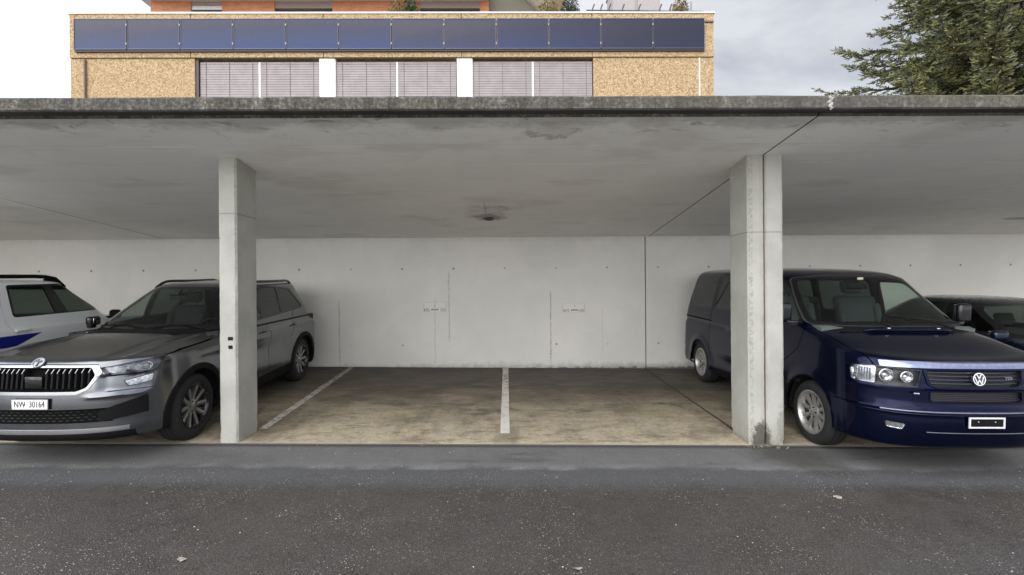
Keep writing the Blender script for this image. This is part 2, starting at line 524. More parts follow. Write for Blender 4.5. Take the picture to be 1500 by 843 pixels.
# ---------------------------------------------------------------- back wall
def wall_material():
    g = G('white_wall_paint')
    x, y, z = g.xyz()
    n1 = g.noise(0.8, 5, 0.6); n2 = g.noise(6, 5, 0.7); n3 = g.noise(45, 3, 0.7)
    c = g.mix(g.rng(n1, 0.35, 0.65), (0.65, 0.64, 0.595), (0.72, 0.705, 0.655))
    c = g.mix(g.rng(n2, 0.45, 0.72, 0.0, 0.16), c, (0.60, 0.59, 0.55))
    # faint board marks
    bd = g.m('MULTIPLY', g.line(g.m('FRACT', g.m('DIVIDE', z, 0.5)), 0.5, 0.006, 0.01), g.rng(n2, 0.5, 0.65))
    c = g.mix(g.m('MULTIPLY', bd, 0.18), c, (0.4, 0.39, 0.36))
    # grime at the foot of the wall
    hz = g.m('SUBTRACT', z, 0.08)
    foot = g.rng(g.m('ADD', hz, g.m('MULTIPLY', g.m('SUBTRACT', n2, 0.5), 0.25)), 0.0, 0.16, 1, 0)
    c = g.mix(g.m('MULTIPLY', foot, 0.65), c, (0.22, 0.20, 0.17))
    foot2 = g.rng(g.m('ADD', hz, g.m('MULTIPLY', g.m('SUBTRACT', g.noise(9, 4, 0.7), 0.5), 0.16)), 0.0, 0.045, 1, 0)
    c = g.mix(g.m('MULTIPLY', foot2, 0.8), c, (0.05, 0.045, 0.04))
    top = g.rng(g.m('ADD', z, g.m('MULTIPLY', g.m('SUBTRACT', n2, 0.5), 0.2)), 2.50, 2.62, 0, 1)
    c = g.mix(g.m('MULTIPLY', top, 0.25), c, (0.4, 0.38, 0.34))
    # form-tie holes on a metre grid, two rows
    fx = g.m('SUBTRACT', g.m('FRACT', g.m('DIVIDE', g.m('ADD', x, 20.10), 0.979)), 0.5)
    for zz, keep in ((2.02, 0.25), (0.56, 0.45)):
        dz = g.m('SUBTRACT', z, zz)
        d = g.m('SQRT', g.m('ADD', g.m('POWER', g.m('MULTIPLY', fx, 0.979), 2.0), g.m('MULTIPLY', dz, dz)))
        hole = g.m('MULTIPLY', g.rng(d, 0.014, 0.026, 1, 0), g.rng(g.noise(0.9, 1, 0.5, g.scale((1, 1, 1), (zz * 5, 0, 0))), keep, keep + 0.2, 0.05, 0.75))
        c = g.mix(hole, c, (0.10, 0.09, 0.08))
    # hairline streaks below some holes
    sp = g.noise(22, 4, 0.8, g.scale((1, 1, 2.4)))
    for (xx, za, zb, k) in ((-1.10, 0.58, 2.02, 0.34), (0.84, 0.16, 1.62, 0.48), (-1.37, 0.1, 1.5, 0.22), (-3.19, 0.2, 1.45, 0.40), (1.83, 0.3, 1.3, 0.12), (-4.9, 0.3, 1.9, 0.3), (5.4, 0.3, 2.0, 0.25)):
        ln = g.line(g.m('ADD', x, g.m('MULTIPLY', g.m('SUBTRACT', n2, 0.5), 0.05)), xx, 0.004, 0.012)
        w = g.m('MULTIPLY', g.rng(z, za, za + 0.1), g.rng(z, zb - 0.12, zb, 1, 0))
        c = g.mix(g.m('MULTIPLY', g.m('MULTIPLY', ln, w), g.rng(sp, 0.38, 0.62, 0.15 * k, 1.7 * k)), c, (0.10, 0.09, 0.075))
    # repainted rectangles left by older plates
    for (cx, cz_) in ((-1.37, 1.29), (1.28, 1.255)):
        r = g.m('MAXIMUM', g.m('DIVIDE', g.m('ABSOLUTE', g.m('SUBTRACT', x, cx)), 0.21), g.m('DIVIDE', g.m('ABSOLUTE', g.m('SUBTRACT', z, cz_)), 0.085))
        c = g.mix(g.rng(r, 0.97, 1.03, 0.16, 0), c, (0.9, 0.88, 0.84))
        c = g.mix(g.m('MULTIPLY', g.line(r, 1.0, 0.03, 0.04), 0.30), c, (0.35, 0.32, 0.28))
        r2 = g.m('MAXIMUM', g.m('DIVIDE', g.m('ABSOLUTE', g.m('SUBTRACT', x, cx)), 0.20), g.m('DIVIDE', g.m('ABSOLUTE', g.m('SUBTRACT', z, cz_ - 0.055)), 0.028))
        c = g.mix(g.m('MULTIPLY', g.rng(r2, 0.9, 1.1, 1, 0), g.rng(n3, 0.42, 0.58, 0.2, 0.8)), c, (0.38, 0.33, 0.20))
    g.set(Base_Color=c, Roughness=0.85)
    g.bump(g.m('ADD', g.m('MULTIPLY', n2, 1.0), g.m('MULTIPLY', n3, 0.3)), 0.12, 0.008)
    return g.mat
WALLM = wall_material()
def wall(x0, x1, label):
    mb = MB()
    n = 16
    vs, fs = [], []
    for i in range(n + 1):
        x = x0 + (x1 - x0) * i / n
        vs += [(x, YW, -0.6), (x, YW, cz(YW) + 0.1), (x, YW + 0.22, -0.6), (x, YW + 0.22, cz(YW) + 0.1)]
    for i in range(n):
        a = 4 * i; b = a + 4
        fs += [(a, b, b + 1, a + 1), (a + 2, a + 3, b + 3, b + 2), (a + 1, b + 1, b + 3, a + 3), (a, a + 2, b + 2, b)]
    fs += [(0, 1, 3, 2), (4 * n, 4 * n + 2, 4 * n + 3, 4 * n + 1)]
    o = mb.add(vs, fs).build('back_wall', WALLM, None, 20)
    tag(o, label, 'wall')
wall(-13.0, 2.655, 'long white painted concrete back wall behind the empty bays and the grey car')
wall(2.675, 12.2, 'white painted concrete back wall to the right of the joint, behind the blue van')
o = MB().box(2.655, 2.675, YW + 0.03, YW + 0.2, -0.5, 2.6).build('joint_filler', plain('dark_mastic', (0.07, 0.06, 0.05), 0.9), bpy.data.objects['back_wall'], 0)
# side wall closing the carport at its left end
o = MB().box(-13.25, -13.003, 4.9, YW + 0.22, -0.6, 2.6).build('side_wall', WALLM, None, 0)
tag(o, 'white side wall closing the left end of the carport', 'wall')

# ---------------------------------------------------------------- roof slabs
def roof_material():
    g = G('roof_concrete')
    x, y, z = g.xyz()
    nz = g.n('ShaderNodeNewGeometry')
    n1 = g.noise(0.55, 5, 0.6, g.scale((1, 1.3, 1))); n2 = g.noise(3.2, 6, 0.7, g.scale((0.45, 1.4, 1))); n3 = g.noise(30, 4, 0.75)
    # painted soffit with formwork seams every half metre
    c = g.mix(g.rng(n1, 0.35, 0.68), (0.80, 0.79, 0.755), (0.87, 0.86, 0.815))
    c = g.mix(g.rng(n2, 0.5, 0.75, 0.0, 0.30), c, (0.68, 0.67, 0.64))
    fr = g.m('SUBTRACT', g.m('FRACT', g.m('DIVIDE', g.m('SUBTRACT', y, 4.02), 0.5)), 0.5)
    seam = g.rng(g.m('ABSOLUTE', fr), 0.018, 0.045, 1, 0)
    sn = g.noise(1.1, 4, 0.7, g.scale((1, 3.0, 1), (0, 5, 0)))
    c = g.mix(g.m('MULTIPLY', seam, g.rng(sn, 0.48, 0.62, 0.05, 0.95)), c, (0.95, 0.93, 0.88))
    seam2 = g.rng(g.m('ABSOLUTE', g.m('ADD', fr, 0.03)), 0.010, 0.024, 1, 0)
    c = g.mix(g.m('MULTIPLY', seam2, 0.16), c, (0.3, 0.29, 0.27))
    def blob(cx, cy, rx, ry, amp=1.0, sc=5):
        dx = g.m('DIVIDE', g.m('SUBTRACT', x, cx), rx); dy = g.m('DIVIDE', g.m('SUBTRACT', y, cy), ry)
        d = g.m('SQRT', g.m('ADD', g.m('MULTIPLY', dx, dx), g.m('MULTIPLY', dy, dy)))
        return g.m('ADD', d, g.m('MULTIPLY', g.m('SUBTRACT', g.noise(sc, 5, 0.7), 0.5), amp))
    # water stain with a rusty core in the middle of the soffit
    d = blob(-0.30, 7.35, 0.40, 0.50, 2.0, 3.2)
    c = g.mix(g.m('MULTIPLY', g.rng(d, 0.55, 1.0, 1, 0), 0.20), c, (0.40, 0.36, 0.29))
    ring = g.line(d, 0.72, 0.03, 0.16)
    c = g.mix(g.m('MULTIPLY', g.m('MULTIPLY', ring, g.rng(g.noise(3.5, 4, 0.7, g.scale((1, 1, 1), (5, 5, 0))), 0.42, 0.62)), 0.40), c, (0.16, 0.13, 0.10))
    c = g.mix(g.m('MULTIPLY', g.rng(blob(-0.29, 7.60, 0.34, 0.26, 2.4, 6), 0.4, 1.0, 1, 0), 0.6), c, (0.15, 0.125, 0.09))
    c = g.mix(g.m('MULTIPLY', g.rng(blob(-0.28, 7.72, 0.12, 0.16, 1.2, 14), 0.5, 1.0, 1, 0), 0.9), c, (0.035, 0.03, 0.02))
    c = g.mix(g.m('MULTIPLY', g.line(g.m('ADD', x, g.m('MULTIPLY', g.m('SUBTRACT', n3, 0.5), 0.02)), -0.31, 0.004, 0.018), g.m('MULTIPLY', g.rng(y, 6.7, 6.9), g.rng(y, 7.5, 7.6, 0.35, 0))), c, (0.2, 0.16, 0.13))
    d = blob(0.45, 4.45, 0.28, 0.20, 2.2, 5)
    c = g.mix(g.m('MULTIPLY', g.m('MULTIPLY', g.line(d, 0.75, 0.04, 0.2), g.rng(n2, 0.42, 0.6)), 0.55), c, (0.25, 0.21, 0.16))
    c = g.mix(g.m('MULTIPLY', g.rng(d, 0.4, 0.9, 1, 0), 0.25), c, (0.36, 0.31, 0.24))
    # damp edge along the front
    fe = g.rng(g.m('ADD', y, g.m('MULTIPLY', g.m('SUBTRACT', g.noise(2.0, 5, 0.7), 0.5), 0.75)), 4.18, 4.42, 1, 0)
    c = g.mix(g.m('MULTIPLY', fe, 0.42), c, (0.19, 0.175, 0.15))
    smear = g.noise(2.6, 6, 0.75, g.scale((1.0, 2.2, 1), (3, 1, 0)), 1.2)
    c = g.mix(g.m('MULTIPLY', g.m('MULTIPLY', g.rng(smear, 0.56, 0.66), g.rng(y, 4.25, 4.75, 1, 0)), 0.55), c, (0.13, 0.115, 0.09))
    c = g.mix(g.m('MULTIPLY', g.rng(g.noise(0.9, 5, 0.6, g.scale((0.8, 1.6, 1), (7, 3, 0))), 0.55, 0.68), 0.28), c, (0.50, 0.45, 0.38))
    # long crack towards the left
    xc = g.m('ADD', x, g.m('MULTIPLY', y, -0.105))
    c = g.mix(g.m('MULTIPLY', g.line(g.m('ADD', xc, g.m('MULTIPLY', g.m('SUBTRACT', n2, 0.5), 0.02)), -7.42, 0.008, 0.012), g.rng(y, 6.0, 7.0, 0.0, 0.6)), c, (0.06, 0.055, 0.05))
    c = g.mix(g.m('MULTIPLY', g.line(xc, -7.30, 0.07, 0.05), 0.22), c, (0.74, 0.72, 0.68))  # lit side of the groove, painted as a band beside the crack
    # scrape far right
    c = g.mix(g.m('MULTIPLY', g.rng(blob(8.6, 7.9, 0.34, 0.12, 0.9, 9), 0.6, 1.0, 1, 0), 0.5), c, (0.2, 0.16, 0.12))
    # dark mossy concrete of the fascia, the drip and the top
    lich = g.noise(42, 5, 0.8, g.scale((0.8, 1, 0.7))); streak = g.noise(5, 5, 0.7, g.scale((1, 1, 0.12)))
    m = g.ramp(g.m('ADD', g.m('MULTIPLY', lich, 0.55), g.m('MULTIPLY', streak, 0.45)), [(0.36, (0.014, 0.013, 0.010)), (0.46, (0.055, 0.050, 0.040)), (0.55, (0.14, 0.13, 0.105)), (0.66, (0.40, 0.375, 0.32))])
    m = g.mix(g.rng(n3, 0.38, 0.58, 0.6, 0.0), m, (0.02, 0.02, 0.016))
    m = g.mix(g.m('MULTIPLY', g.rng(g.noise(55, 3, 0.7), 0.64, 0.70), 0.55), m, (0.42, 0.40, 0.34))
    rightness = g.rng(x, -2.0, 3.0)
    m = g.mix(g.m('MULTIPLY', rightness, 0.32), m, (0.11, 0.10, 0.085))
    dark = g.m('SUBTRACT', 1.0, g.rng(g.xyz(nz.outputs['True Normal'])[2], -0.97, -0.93))
    drip = g.rng(y, 4.155, 4.17, 0, 1)
    c = g.mix(drip, g.mix(g.rng(n2, 0.35, 0.7), (0.028, 0.026, 0.022), (0.06, 0.056, 0.05)), c)
    isfront = g.rng(g.xyz(nz.outputs['True Normal'])[2], -0.8, -0.6)
    c = g.mix(isfront, c, m)
    g.set(Base_Color=c, Roughness=0.9)
    g.bump(g.m('ADD', g.m('MULTIPLY', n3, g.rng(y, 4.1, 4.2, 1.0, 0.25)), n2), 0.35, 0.010)
    return g.mat
ROOFM = roof_material()
def roof(x0, x1, label):
    n = 60
    vs, fs = [], []
    for i in range(n + 1):
        x = x0 + (x1 - x0) * i / n
        e = 0.006 * mnoise.noise(Vector((x * 2.1, 3.0, 0))); e2 = 0.005 * mnoise.noise(Vector((x * 3.3, 9.0, 0)))
        pr = [(YW + 0.24, cz(YW + 0.24)), (YW, cz(YW)), (4.165 + e, cz(4.165)), (4.150 + e, cz(4.16) + 0.022), (4.012, 3.138 + e2), (4.0, 3.150 + e2), (4.0 + e * .3, 3.242 + e2), (4.02, 3.258 + e), (4.32, 3.235 + e), (YW + 0.24, 2.86)]
        vs += [(x, a, b) for a, b in pr]
    k = 10
    for i in range(n):
        for j in range(k):
            j2 = (j + 1) % k
            fs.append((i * k + j, i * k + j2, (i + 1) * k + j2, (i + 1) * k + j))
    fs.append(list(range(k))[::-1]); fs.append([n * k + j for j in range(k)])
    o = MB().add(vs, fs).build('roof_slab', ROOFM, None, 25)
    return tag(o, label, 'roof')
roof_left = roof(-13.6, 2.732, 'long concrete carport roof slab over the empty bays with a mossy dark edge')
roof_right = roof(2.748, 11.3, 'concrete carport roof slab over the blue van, right of the white joint')
# joint filler: bulging white foam at the fascia, dark mastic under the slab
foam = MB()
pts = [(2.74 + 0.012 * math.sin(i * 2.1), 3.994 + 0.006 * math.cos(i * 1.3), 3.13 + 0.115 * i / 9) for i in range(10)]
foam.tube(pts, [0.010, 0.014, 0.012, 0.016, 0.014, 0.016, 0.014, 0.016, 0.012, 0.008], 9)
foam.build('joint_foam', plain('pale_foam', (0.40, 0.385, 0.33), 0.9, var=0.3, scale=40), roof_left)
mb = MB()
for i in range(12):
    ya = 4.16 + (YW - 4.16) * i / 12; yb = 4.16 + (YW - 4.16) * (i + 1) / 12
    mb.add([(2.729, ya, cz(ya) + .006), (2.751, ya, cz(ya) + .006), (2.751, yb, cz(yb) + .006), (2.729, yb, cz(yb) + .006)], [(0, 3, 2, 1)])
mb.build('joint_mastic', plain('joint_mastic', (0.03, 0.028, 0.025), 0.95), roof_left, 0)

# ---------------------------------------------------------------- pillars
def pillar_material(name, seamz):
    g = G(name)
    x, y, z = g.xyz()
    n1 = g.noise(2.2, 5, 0.65); n2 = g.noise(14, 5, 0.75); n3 = g.noise(70, 3, 0.7)
    c = g.mix(g.rng(n1, 0.35, 0.65), (0.38, 0.378, 0.335), (0.46, 0.455, 0.41))
    c = g.mix(g.rng(n2, 0.48, 0.75, 0.0, 0.22), c, (0.40, 0.39, 0.34))
    pits = g.m('MULTIPLY', g.rng(g.vor(24), 0.09, 0.16, 1, 0), g.rng(g.xyz(g.vor(24, out='Color'))[0], 0.92, 0.93))
    c = g.mix(g.m('MULTIPLY', pits, 0.5), c, (0.25, 0.23, 0.19))
    # construction seam and a greyer head above it
    up = g.rng(g.m('ADD', z, g.m('MULTIPLY', g.m('SUBTRACT', n2, 0.5), 0.03)), seamz, seamz + 0.012)
    c = g.mix(g.m('MULTIPLY', up, 0.33), c, (0.46, 0.455, 0.40))
    c = g.mix(g.m('MULTIPLY', g.line(z, seamz, 0.004, 0.006), 0.6), c, (0.2, 0.19, 0.16))
    c = g.mix(g.m('MULTIPLY', g.rng(g.m('ADD', z, g.m('MULTIPLY', n2, 0.5)), 3.05, 3.35), 0.45), c, (0.33, 0.31, 0.26))
    # splash zone
    ft = g.rng(g.m('ADD', z, g.m('MULTIPLY', g.m('SUBTRACT', n2, 0.5), 0.5)), 0.0, 0.32, 1, 0)
    c = g.mix(g.m('MULTIPLY', ft, g.rng(n3, 0.42, 0.6, 0.15, 0.55)), c, (0.36, 0.34, 0.28))
    c = g.mix(g.m('MULTIPLY', g.rng(g.m('ADD', z, g.m('MULTIPLY', g.m('SUBTRACT', n2, 0.5), 0.3)), -0.05, 0.07, 1, 0), g.rng(n2, 0.4, 0.6, 0.1, 0.8)), c, (0.12, 0.11, 0.08))
    return g, c, x, y, z, n1, n2, n3
def fin(g, c, n2, n3):
    g.set(Base_Color=c, Roughness=0.88)
    g.bump(g.m('ADD', g.m('MULTIPLY', n2, 1.0), g.m('MULTIPLY', n3, 0.3)), 0.12, 0.005)
    return g.mat
g, c, x, y, z, n1, n2, n3 = pillar_material('single_pillar_paint', 2.45)
# chipped arris
c = g.mix(g.m('MULTIPLY', g.m('MULTIPLY', g.line(x, -2.845, 0.008, 0.015), g.rng(y, 5.07, 5.08, 1, 0)), g.rng(g.noise(30, 4, 0.8), 0.47, 0.6, 0, 0.7)), c, (0.3, 0.28, 0.23))
P1 = fin(g, c, n2, n3)
g, c, x, y, z, n1, n2, n3 = pillar_material('twin_pillar_paint', 2.22)
c = g.mix(g.m('MULTIPLY', g.line(x, 2.60, 0.01, 0.02), g.rng(g.noise(26, 4, 0.8), 0.45, 0.6, 0, 0.8)), c, (0.28, 0.26, 0.2))
for xx, k in ((2.705, 0.2), (2.732, 0.45), (2.760, 0.35)):
    c = g.mix(g.m('MULTIPLY', g.line(g.m('ADD', x, g.m('MULTIPLY', g.m('SUBTRACT', n1, 0.5), 0.03)), xx, 0.006, 0.014), g.rng(n2, 0.3, 0.6, 0.3 * k, k)), c, (0.30, 0.25, 0.20))
dx = g.m('DIVIDE', g.m('SUBTRACT', x, 2.70), 0.13); dz = g.m('DIVIDE', g.m('ADD', z, 0.05), 0.30)
d = g.m('ADD', g.m('SQRT', g.m('ADD', g.m('MULTIPLY', dx, dx), g.m('MULTIPLY', dz, dz))), g.m('MULTIPLY', g.m('SUBTRACT', g.noise(16, 5, 0.75), 0.5), 1.5))
c = g.mix(g.m('MULTIPLY', g.rng(d, 0.6, 1.0, 1, 0), 0.88), c, (0.065, 0.062, 0.045))
dx = g.m('DIVIDE', g.m('SUBTRACT', x, 2.93), 0.09); dz = g.m('DIVIDE', g.m('SUBTRACT', z, 0.15), 0.26)
d = g.m('ADD', g.m('SQRT', g.m('ADD', g.m('MULTIPLY', dx, dx), g.m('MULTIPLY', dz, dz))), g.m('MULTIPLY', g.m('SUBTRACT', g.noise(20, 5, 0.8), 0.5), 2.2))
c = g.mix(g.m('MULTIPLY', g.rng(d, 0.5, 0.9, 1, 0), 0.5), c, (0.2, 0.19, 0.15))
P2 = fin(g, c, n2, n3)
def pillar(x0, x1, y0, y1, mat, label, ch=(1, 1), seed=0, foot=1.0):
    """chamfered prism with slightly worn arrises and a crumbled foot, cut to the slope of the roof"""
    a, b = 0.018 * ch[0], 0.018 * ch[1]
    pl = [(x0 + a, y0), (x1 - b, y0), (x1, y0 + b), (x1, y1 - b), (x1 - b, y1), (x0 + a, y1), (x0, y1 - a), (x0, y0 + a)]
    # refine the outline
    fine = []
    for i, p in enumerate(pl):
        q = pl[(i + 1) % len(pl)]
        L = math.hypot(q[0] - p[0], q[1] - p[1])
        n = max(1, int(L / 0.03))
        for k in range(n):
            fine.append((p[0] + (q[0] - p[0]) * k / n, p[1] + (q[1] - p[1]) * k / n, 1.0 if k == 0 else 0.0))
    cx, cy = (x0 + x1) / 2, (y0 + y1) / 2
    zs = [-0.10, -0.02, 0.0, 0.02, 0.04, 0.07, 0.10, 0.14, 0.18, 0.24, 0.3] + [0.3 + 0.06 * i for i in range(1, 45)]
    zs = [q for q in zs if q < 2.86] + [9.0]
    vs, fs = [], []
    n = len(fine)
    for q in zs:
        for (px, py, cn) in fine:
            zz = q
            if q > 5: zz = cz(py) + 0.004
            nn = mnoise.noise(Vector((px * 22 + seed, py * 22, q * 14)))
            amp = 0.0022 + (0.006 if cn else 0.0)
            if q < 0.2: amp += foot * 0.020 * (0.2 - max(q, 0)) / 0.2
            d = -abs(nn) * amp
            ex, ey = px - cx, py - cy
            L = math.hypot(ex, ey)
            vs.append((px + ex / L * d, py + ey / L * d, zz + (gz(px, py) if q < 5 else 0)))
    for j in range(len(zs) - 1):
        for i in range(n):
            i2 = (i + 1) % n
            fs.append((j * n + i, j * n + i2, (j + 1) * n + i2, (j + 1) * n + i))
    o = MB().add(vs, fs).build('pillar', mat, None, 35)
    return tag(o, label, 'pillar', 'white concrete pillars at the front of the carport')
p1 = pillar(-3.025, -2.832, YP, YP + 0.415, P1, 'single white concrete pillar in front of the grey car, with two black socket holes', seed=1)
p2 = pillar(2.568, 2.738, YP, YP + 0.42, P2, 'left half of the twin white concrete pillar, green-black stain at its foot', (1, 0.3), 5, 1.3)
p3 = pillar(2.754, 2.952, YP, YP + 0.42, P2, 'right half of the twin white concrete pillar, next to the blue van', (0.6, 1), 9, 1.2)
# two broken-out holes in the single pillar
dk = plain('hole_black', (0.006, 0.006, 0.006), 0.95)
for zc, w, h in ((1.135, 0.034, 0.024), (1.045, 0.026, 0.024)):
    mb = MB()
    pl = []
    for i in range(10):
        a = 2 * math.pi * i / 10
        r = 1.0 + 0.25 * mnoise.noise(Vector((math.cos(a) * 2, math.sin(a) * 2, zc * 9)))
        pl.append((-2.902 + w * r * max(-0.8, min(0.8, 1.2 * math.cos(a))), zc + h * r * max(-0.8, min(0.8, 1.2 * math.sin(a)))))
    mb.prism(pl, 'y', YP - 0.0025, YP + 0.02)
    mb.build('socket_hole', dk, p1, 0)
# grit and moss crumbs at the foot of the twin pillar
random.seed(3)
mb = MB()
for i in range(90):
    X = random.gauss(2.74, 0.10); Y = YP - abs(random.gauss(0, 0.035)) - 0.004
    s = random.uniform(0.004, 0.012)
    bm = bmesh.new(); bmesh.ops.create_icosphere(bm, subdivisions=1, radius=s)
    for v in bm.verts: v.co *= random.uniform(0.6, 1.2)
    mb.frombm(bm, random.choice((0, 0, 1)), Matrix.Translation((X, Y, gz(X, Y) + s * 0.4))); bm.free()
o = mb.build('rubble', [plain('crumbs_dark', (0.07, 0.065, 0.045), 0.95), plain('crumbs_pale', (0.24, 0.23, 0.19), 0.9)], None, 0)
tag(o, 'crumbled grit and paint flakes at the foot of the twin pillar', 'rubble', kind='stuff')
# scattered pale litter on the asphalt
random.seed(21)
leafm = plain('pale_litter', (0.36, 0.32, 0.26), 0.8, var=0.3)
def scrap(X, Y, s, label):
    mb = MB()
    n = 9
    vs = [(0, 0, 0.006)]
    for i in range(n):
        a = 2 * math.pi * i / n
        r = s * random.uniform(0.55, 1.1)
        vs.append((r * math.cos(a) * 1.5, r * math.sin(a), random.uniform(0.002, 0.014)))
    mb.add(vs, [(0, i + 1, (i + 1) % n + 1) for i in range(n)])
    o = mb.build('litter', leafm, None, 0)
    o.location = (X, Y, gz(X, Y) + 0.002)
    tag(o, label, 'litter')
scrap(2.70, 3.88, 0.030, 'crumpled pale scrap on the dark asphalt in front of the twin pillar')
scrap(0.42, 2.93, 0.022, 'small whitish scrap on the asphalt near the bottom edge, right of the middle')
scrap(-2.05, 3.02, 0.022, 'flat grey scrap on the asphalt in the lower left')

# ---------------------------------------------------------------- old bay plates on the wall
def bay_plate(cx, z0, label):
    t = thing('bay_plate', label, 'wall plate', (cx, YW - 0.002, z0), group='small worn number plates on the back wall')
    MB().rbox((0, -0.004, 0), (0.19, 0.006, 0.055), 0.002, 1).build('plate', plain('plate_enamel', (0.88, 0.86, 0.78), 0.5, var=0.1), t)
    mb = MB()
    random.seed(int(cx * 100))
    xx = -0.075
    while xx < 0.07:                       # two rows of worn, unreadable lettering
        w = random.uniform(0.012, 0.022)
        mb.box(xx, xx + w, -0.0085, -0.0068, 0.003 + random.uniform(-.002, .002), 0.020)
        xx += w + 0.004
    xx = -0.085
    while xx < 0.075:
        w = random.uniform(0.014, 0.03)
        mb.box(xx, xx + w, -0.0085, -0.0068, -0.013, -0.001 + random.uniform(-.002, .001))
        xx += w + 0.003
    mb.build('lettering', plain('plate_print', (0.09, 0.075, 0.04), 0.7, var=0.5), t, 0)
    MB().tube([(0, 0.0, 0.085), (0, -0.014, 0.085)], 0.009, 8).build('nail', dk, t)
    MB().tube([(-0.20, 0.0, -0.005), (-0.20, -0.008, -0.005)], 0.012, 8).build('screw', plain('rust', (0.16, 0.11, 0.06), 0.8), t)
bay_plate(-1.37, 1.235, 'small worn plate on the wall of the left empty bay')
bay_plate(1.30, 1.205, 'small worn plate on the wall of the right empty bay')
# ================================================================ BUILDING BEHIND
BD = 16.0
def bx(px): return (px - 742) * BD / 700
def bzz(py): return 1.65 + (421.5 - py) * BD / 700
def pebble_material():
    g = G('pebble_dash')
    x, y, z = g.xyz()
    v = g.scale((1, 1, 0.8))
    peb = g.vor(29, v, out='Color')
    pd = g.vor(29, v)
    pr = g.xyz(peb)[0]
    c = g.ramp(pr, [(0.0, (0.26, 0.165, 0.085)), (0.3, (0.44, 0.31, 0.17)), (0.7, (0.53, 0.385, 0.215)), (1.0, (0.62, 0.49, 0.31))])
    c = g.mix(g.rng(pd, 0.35, 0.75, 0.0, 0.45), c, (0.30, 0.19, 0.08))
    n1 = g.noise(0.9, 5, 0.65)
    c = g.mix(g.rng(n1, 0.45, 0.75, 0, 0.12), c, (0.42, 0.30, 0.15))
    g.set(Base_Color=c, Roughness=0.9)
    g.bump(pd, 0.5, 0.03)
    return g.mat
PEB = pebble_material()
BX0, BX1 = bx(111.6), bx(1049.6)
ZT, ZB1 = 10.80, 9.36       # parapet top, lower edge of the parapet band
bl = thing('apartment_building', 'yellow pebble-dash building with blue panels behind the carport roof', 'building', ((BX0 + BX1) / 2, BD, 0))
bo = bl.location.copy()
def bpart(mb, name, mat, parent=None, smooth=30):
    o = mb.build(name, mat, bl if parent is None else parent, smooth)
    if parent is None: o.location = -bo
    return o
WX = [bx(290.5), bx(471), bx(493), bx(671.5), bx(693.5), bx(872)]
wl = MB()
wl.box(BX0, WX[0], BD + 0.02, BD + 9, 0, ZB1 - 0.012)
wl.box(WX[5], BX1, BD + 0.02, BD + 9, 0, ZB1 - 0.012)
wl.box(WX[0], WX[5], BD + 0.5, BD + 9, 0, ZB1 - 0.012)
wl.box(WX[0], WX[5], BD + 0.02, BD + 0.5, 0, 6.2)
bpart(wl, 'wall', PEB, None, 0)
pp = MB()
cuts = [BX0, bx(286), bx(478), bx(679), bx(870), BX1]
for i in range(5):
    pp.box(cuts[i] + 0.014, cuts[i + 1] - 0.014, BD - 0.03, BD + 0.55, ZB1, ZT)
pp.box(BX0 + .02, BX1 - .02, BD + 0.02, BD + 0.5, ZB1 + .02, ZT - .02)
pp.box(BX0, BX0 + 0.4, BD + 0.56, BD + 9, ZB1, ZT)
pp.box(BX1 - 0.4, BX1, BD + 0.56, BD + 9, ZB1, ZT)
pp.box(BX0 + .4, BX1 - .4, BD + 0.56, BD + 9, 9.8, 10.25)
bpart(pp, 'parapet', PEB, None, 0)
mb = MB()
mb.box(BX0 - 0.03, BX1 + 0.03, BD - 0.06, BD + 0.6, ZT + 0.003, ZT + 0.055)
mb.tube([(bx(185), BD + 0.1, ZT + 0.10), (BX0 + 1.0, BD + 0.1, ZT + 0.10)], 0.02, 6)
bpart(mb, 'coping', plain('coping_metal', (0.62, 0.61, 0.58), 0.45, 0.3))
# panel joints on the side walls
mb = MB()
mb.box(bx(1027.5), bx(1029.5), BD + 0.005, BD + 0.03, 5.5, ZB1 - 0.02)
bpart(mb, 'joint_strip', plain('pale_mastic', (0.75, 0.72, 0.66), 0.8), None, 0)
mb = MB().tube([(bx(134), BD - 0.03, 5.0), (bx(134), BD - 0.03, 9.3)], 0.035, 10)
bpart(mb, 'rain_pipe', plain('brown_pipe', (0.16, 0.10, 0.075), 0.5))
mb = MB().tube([(bx(1034), BD - 0.05, bzz(33.5)), (bx(1048.5), BD - 0.05, bzz(33.5))], 0.035, 8)
bpart(mb, 'overflow_pipe', plain('brown_pipe_end', (0.20, 0.12, 0.08), 0.5))
# white piers between the windows
mb = MB()
for a, b in ((1, 2), (3, 4)):
    mb = MB().box(WX[a], WX[b], BD + 0.03, BD + 0.45, 5.5, ZB1 - 0.015)
    bpart(mb, 'white_pier', plain('white_render', (0.84, 0.83, 0.82), 0.8, var=0.03), None, 0)
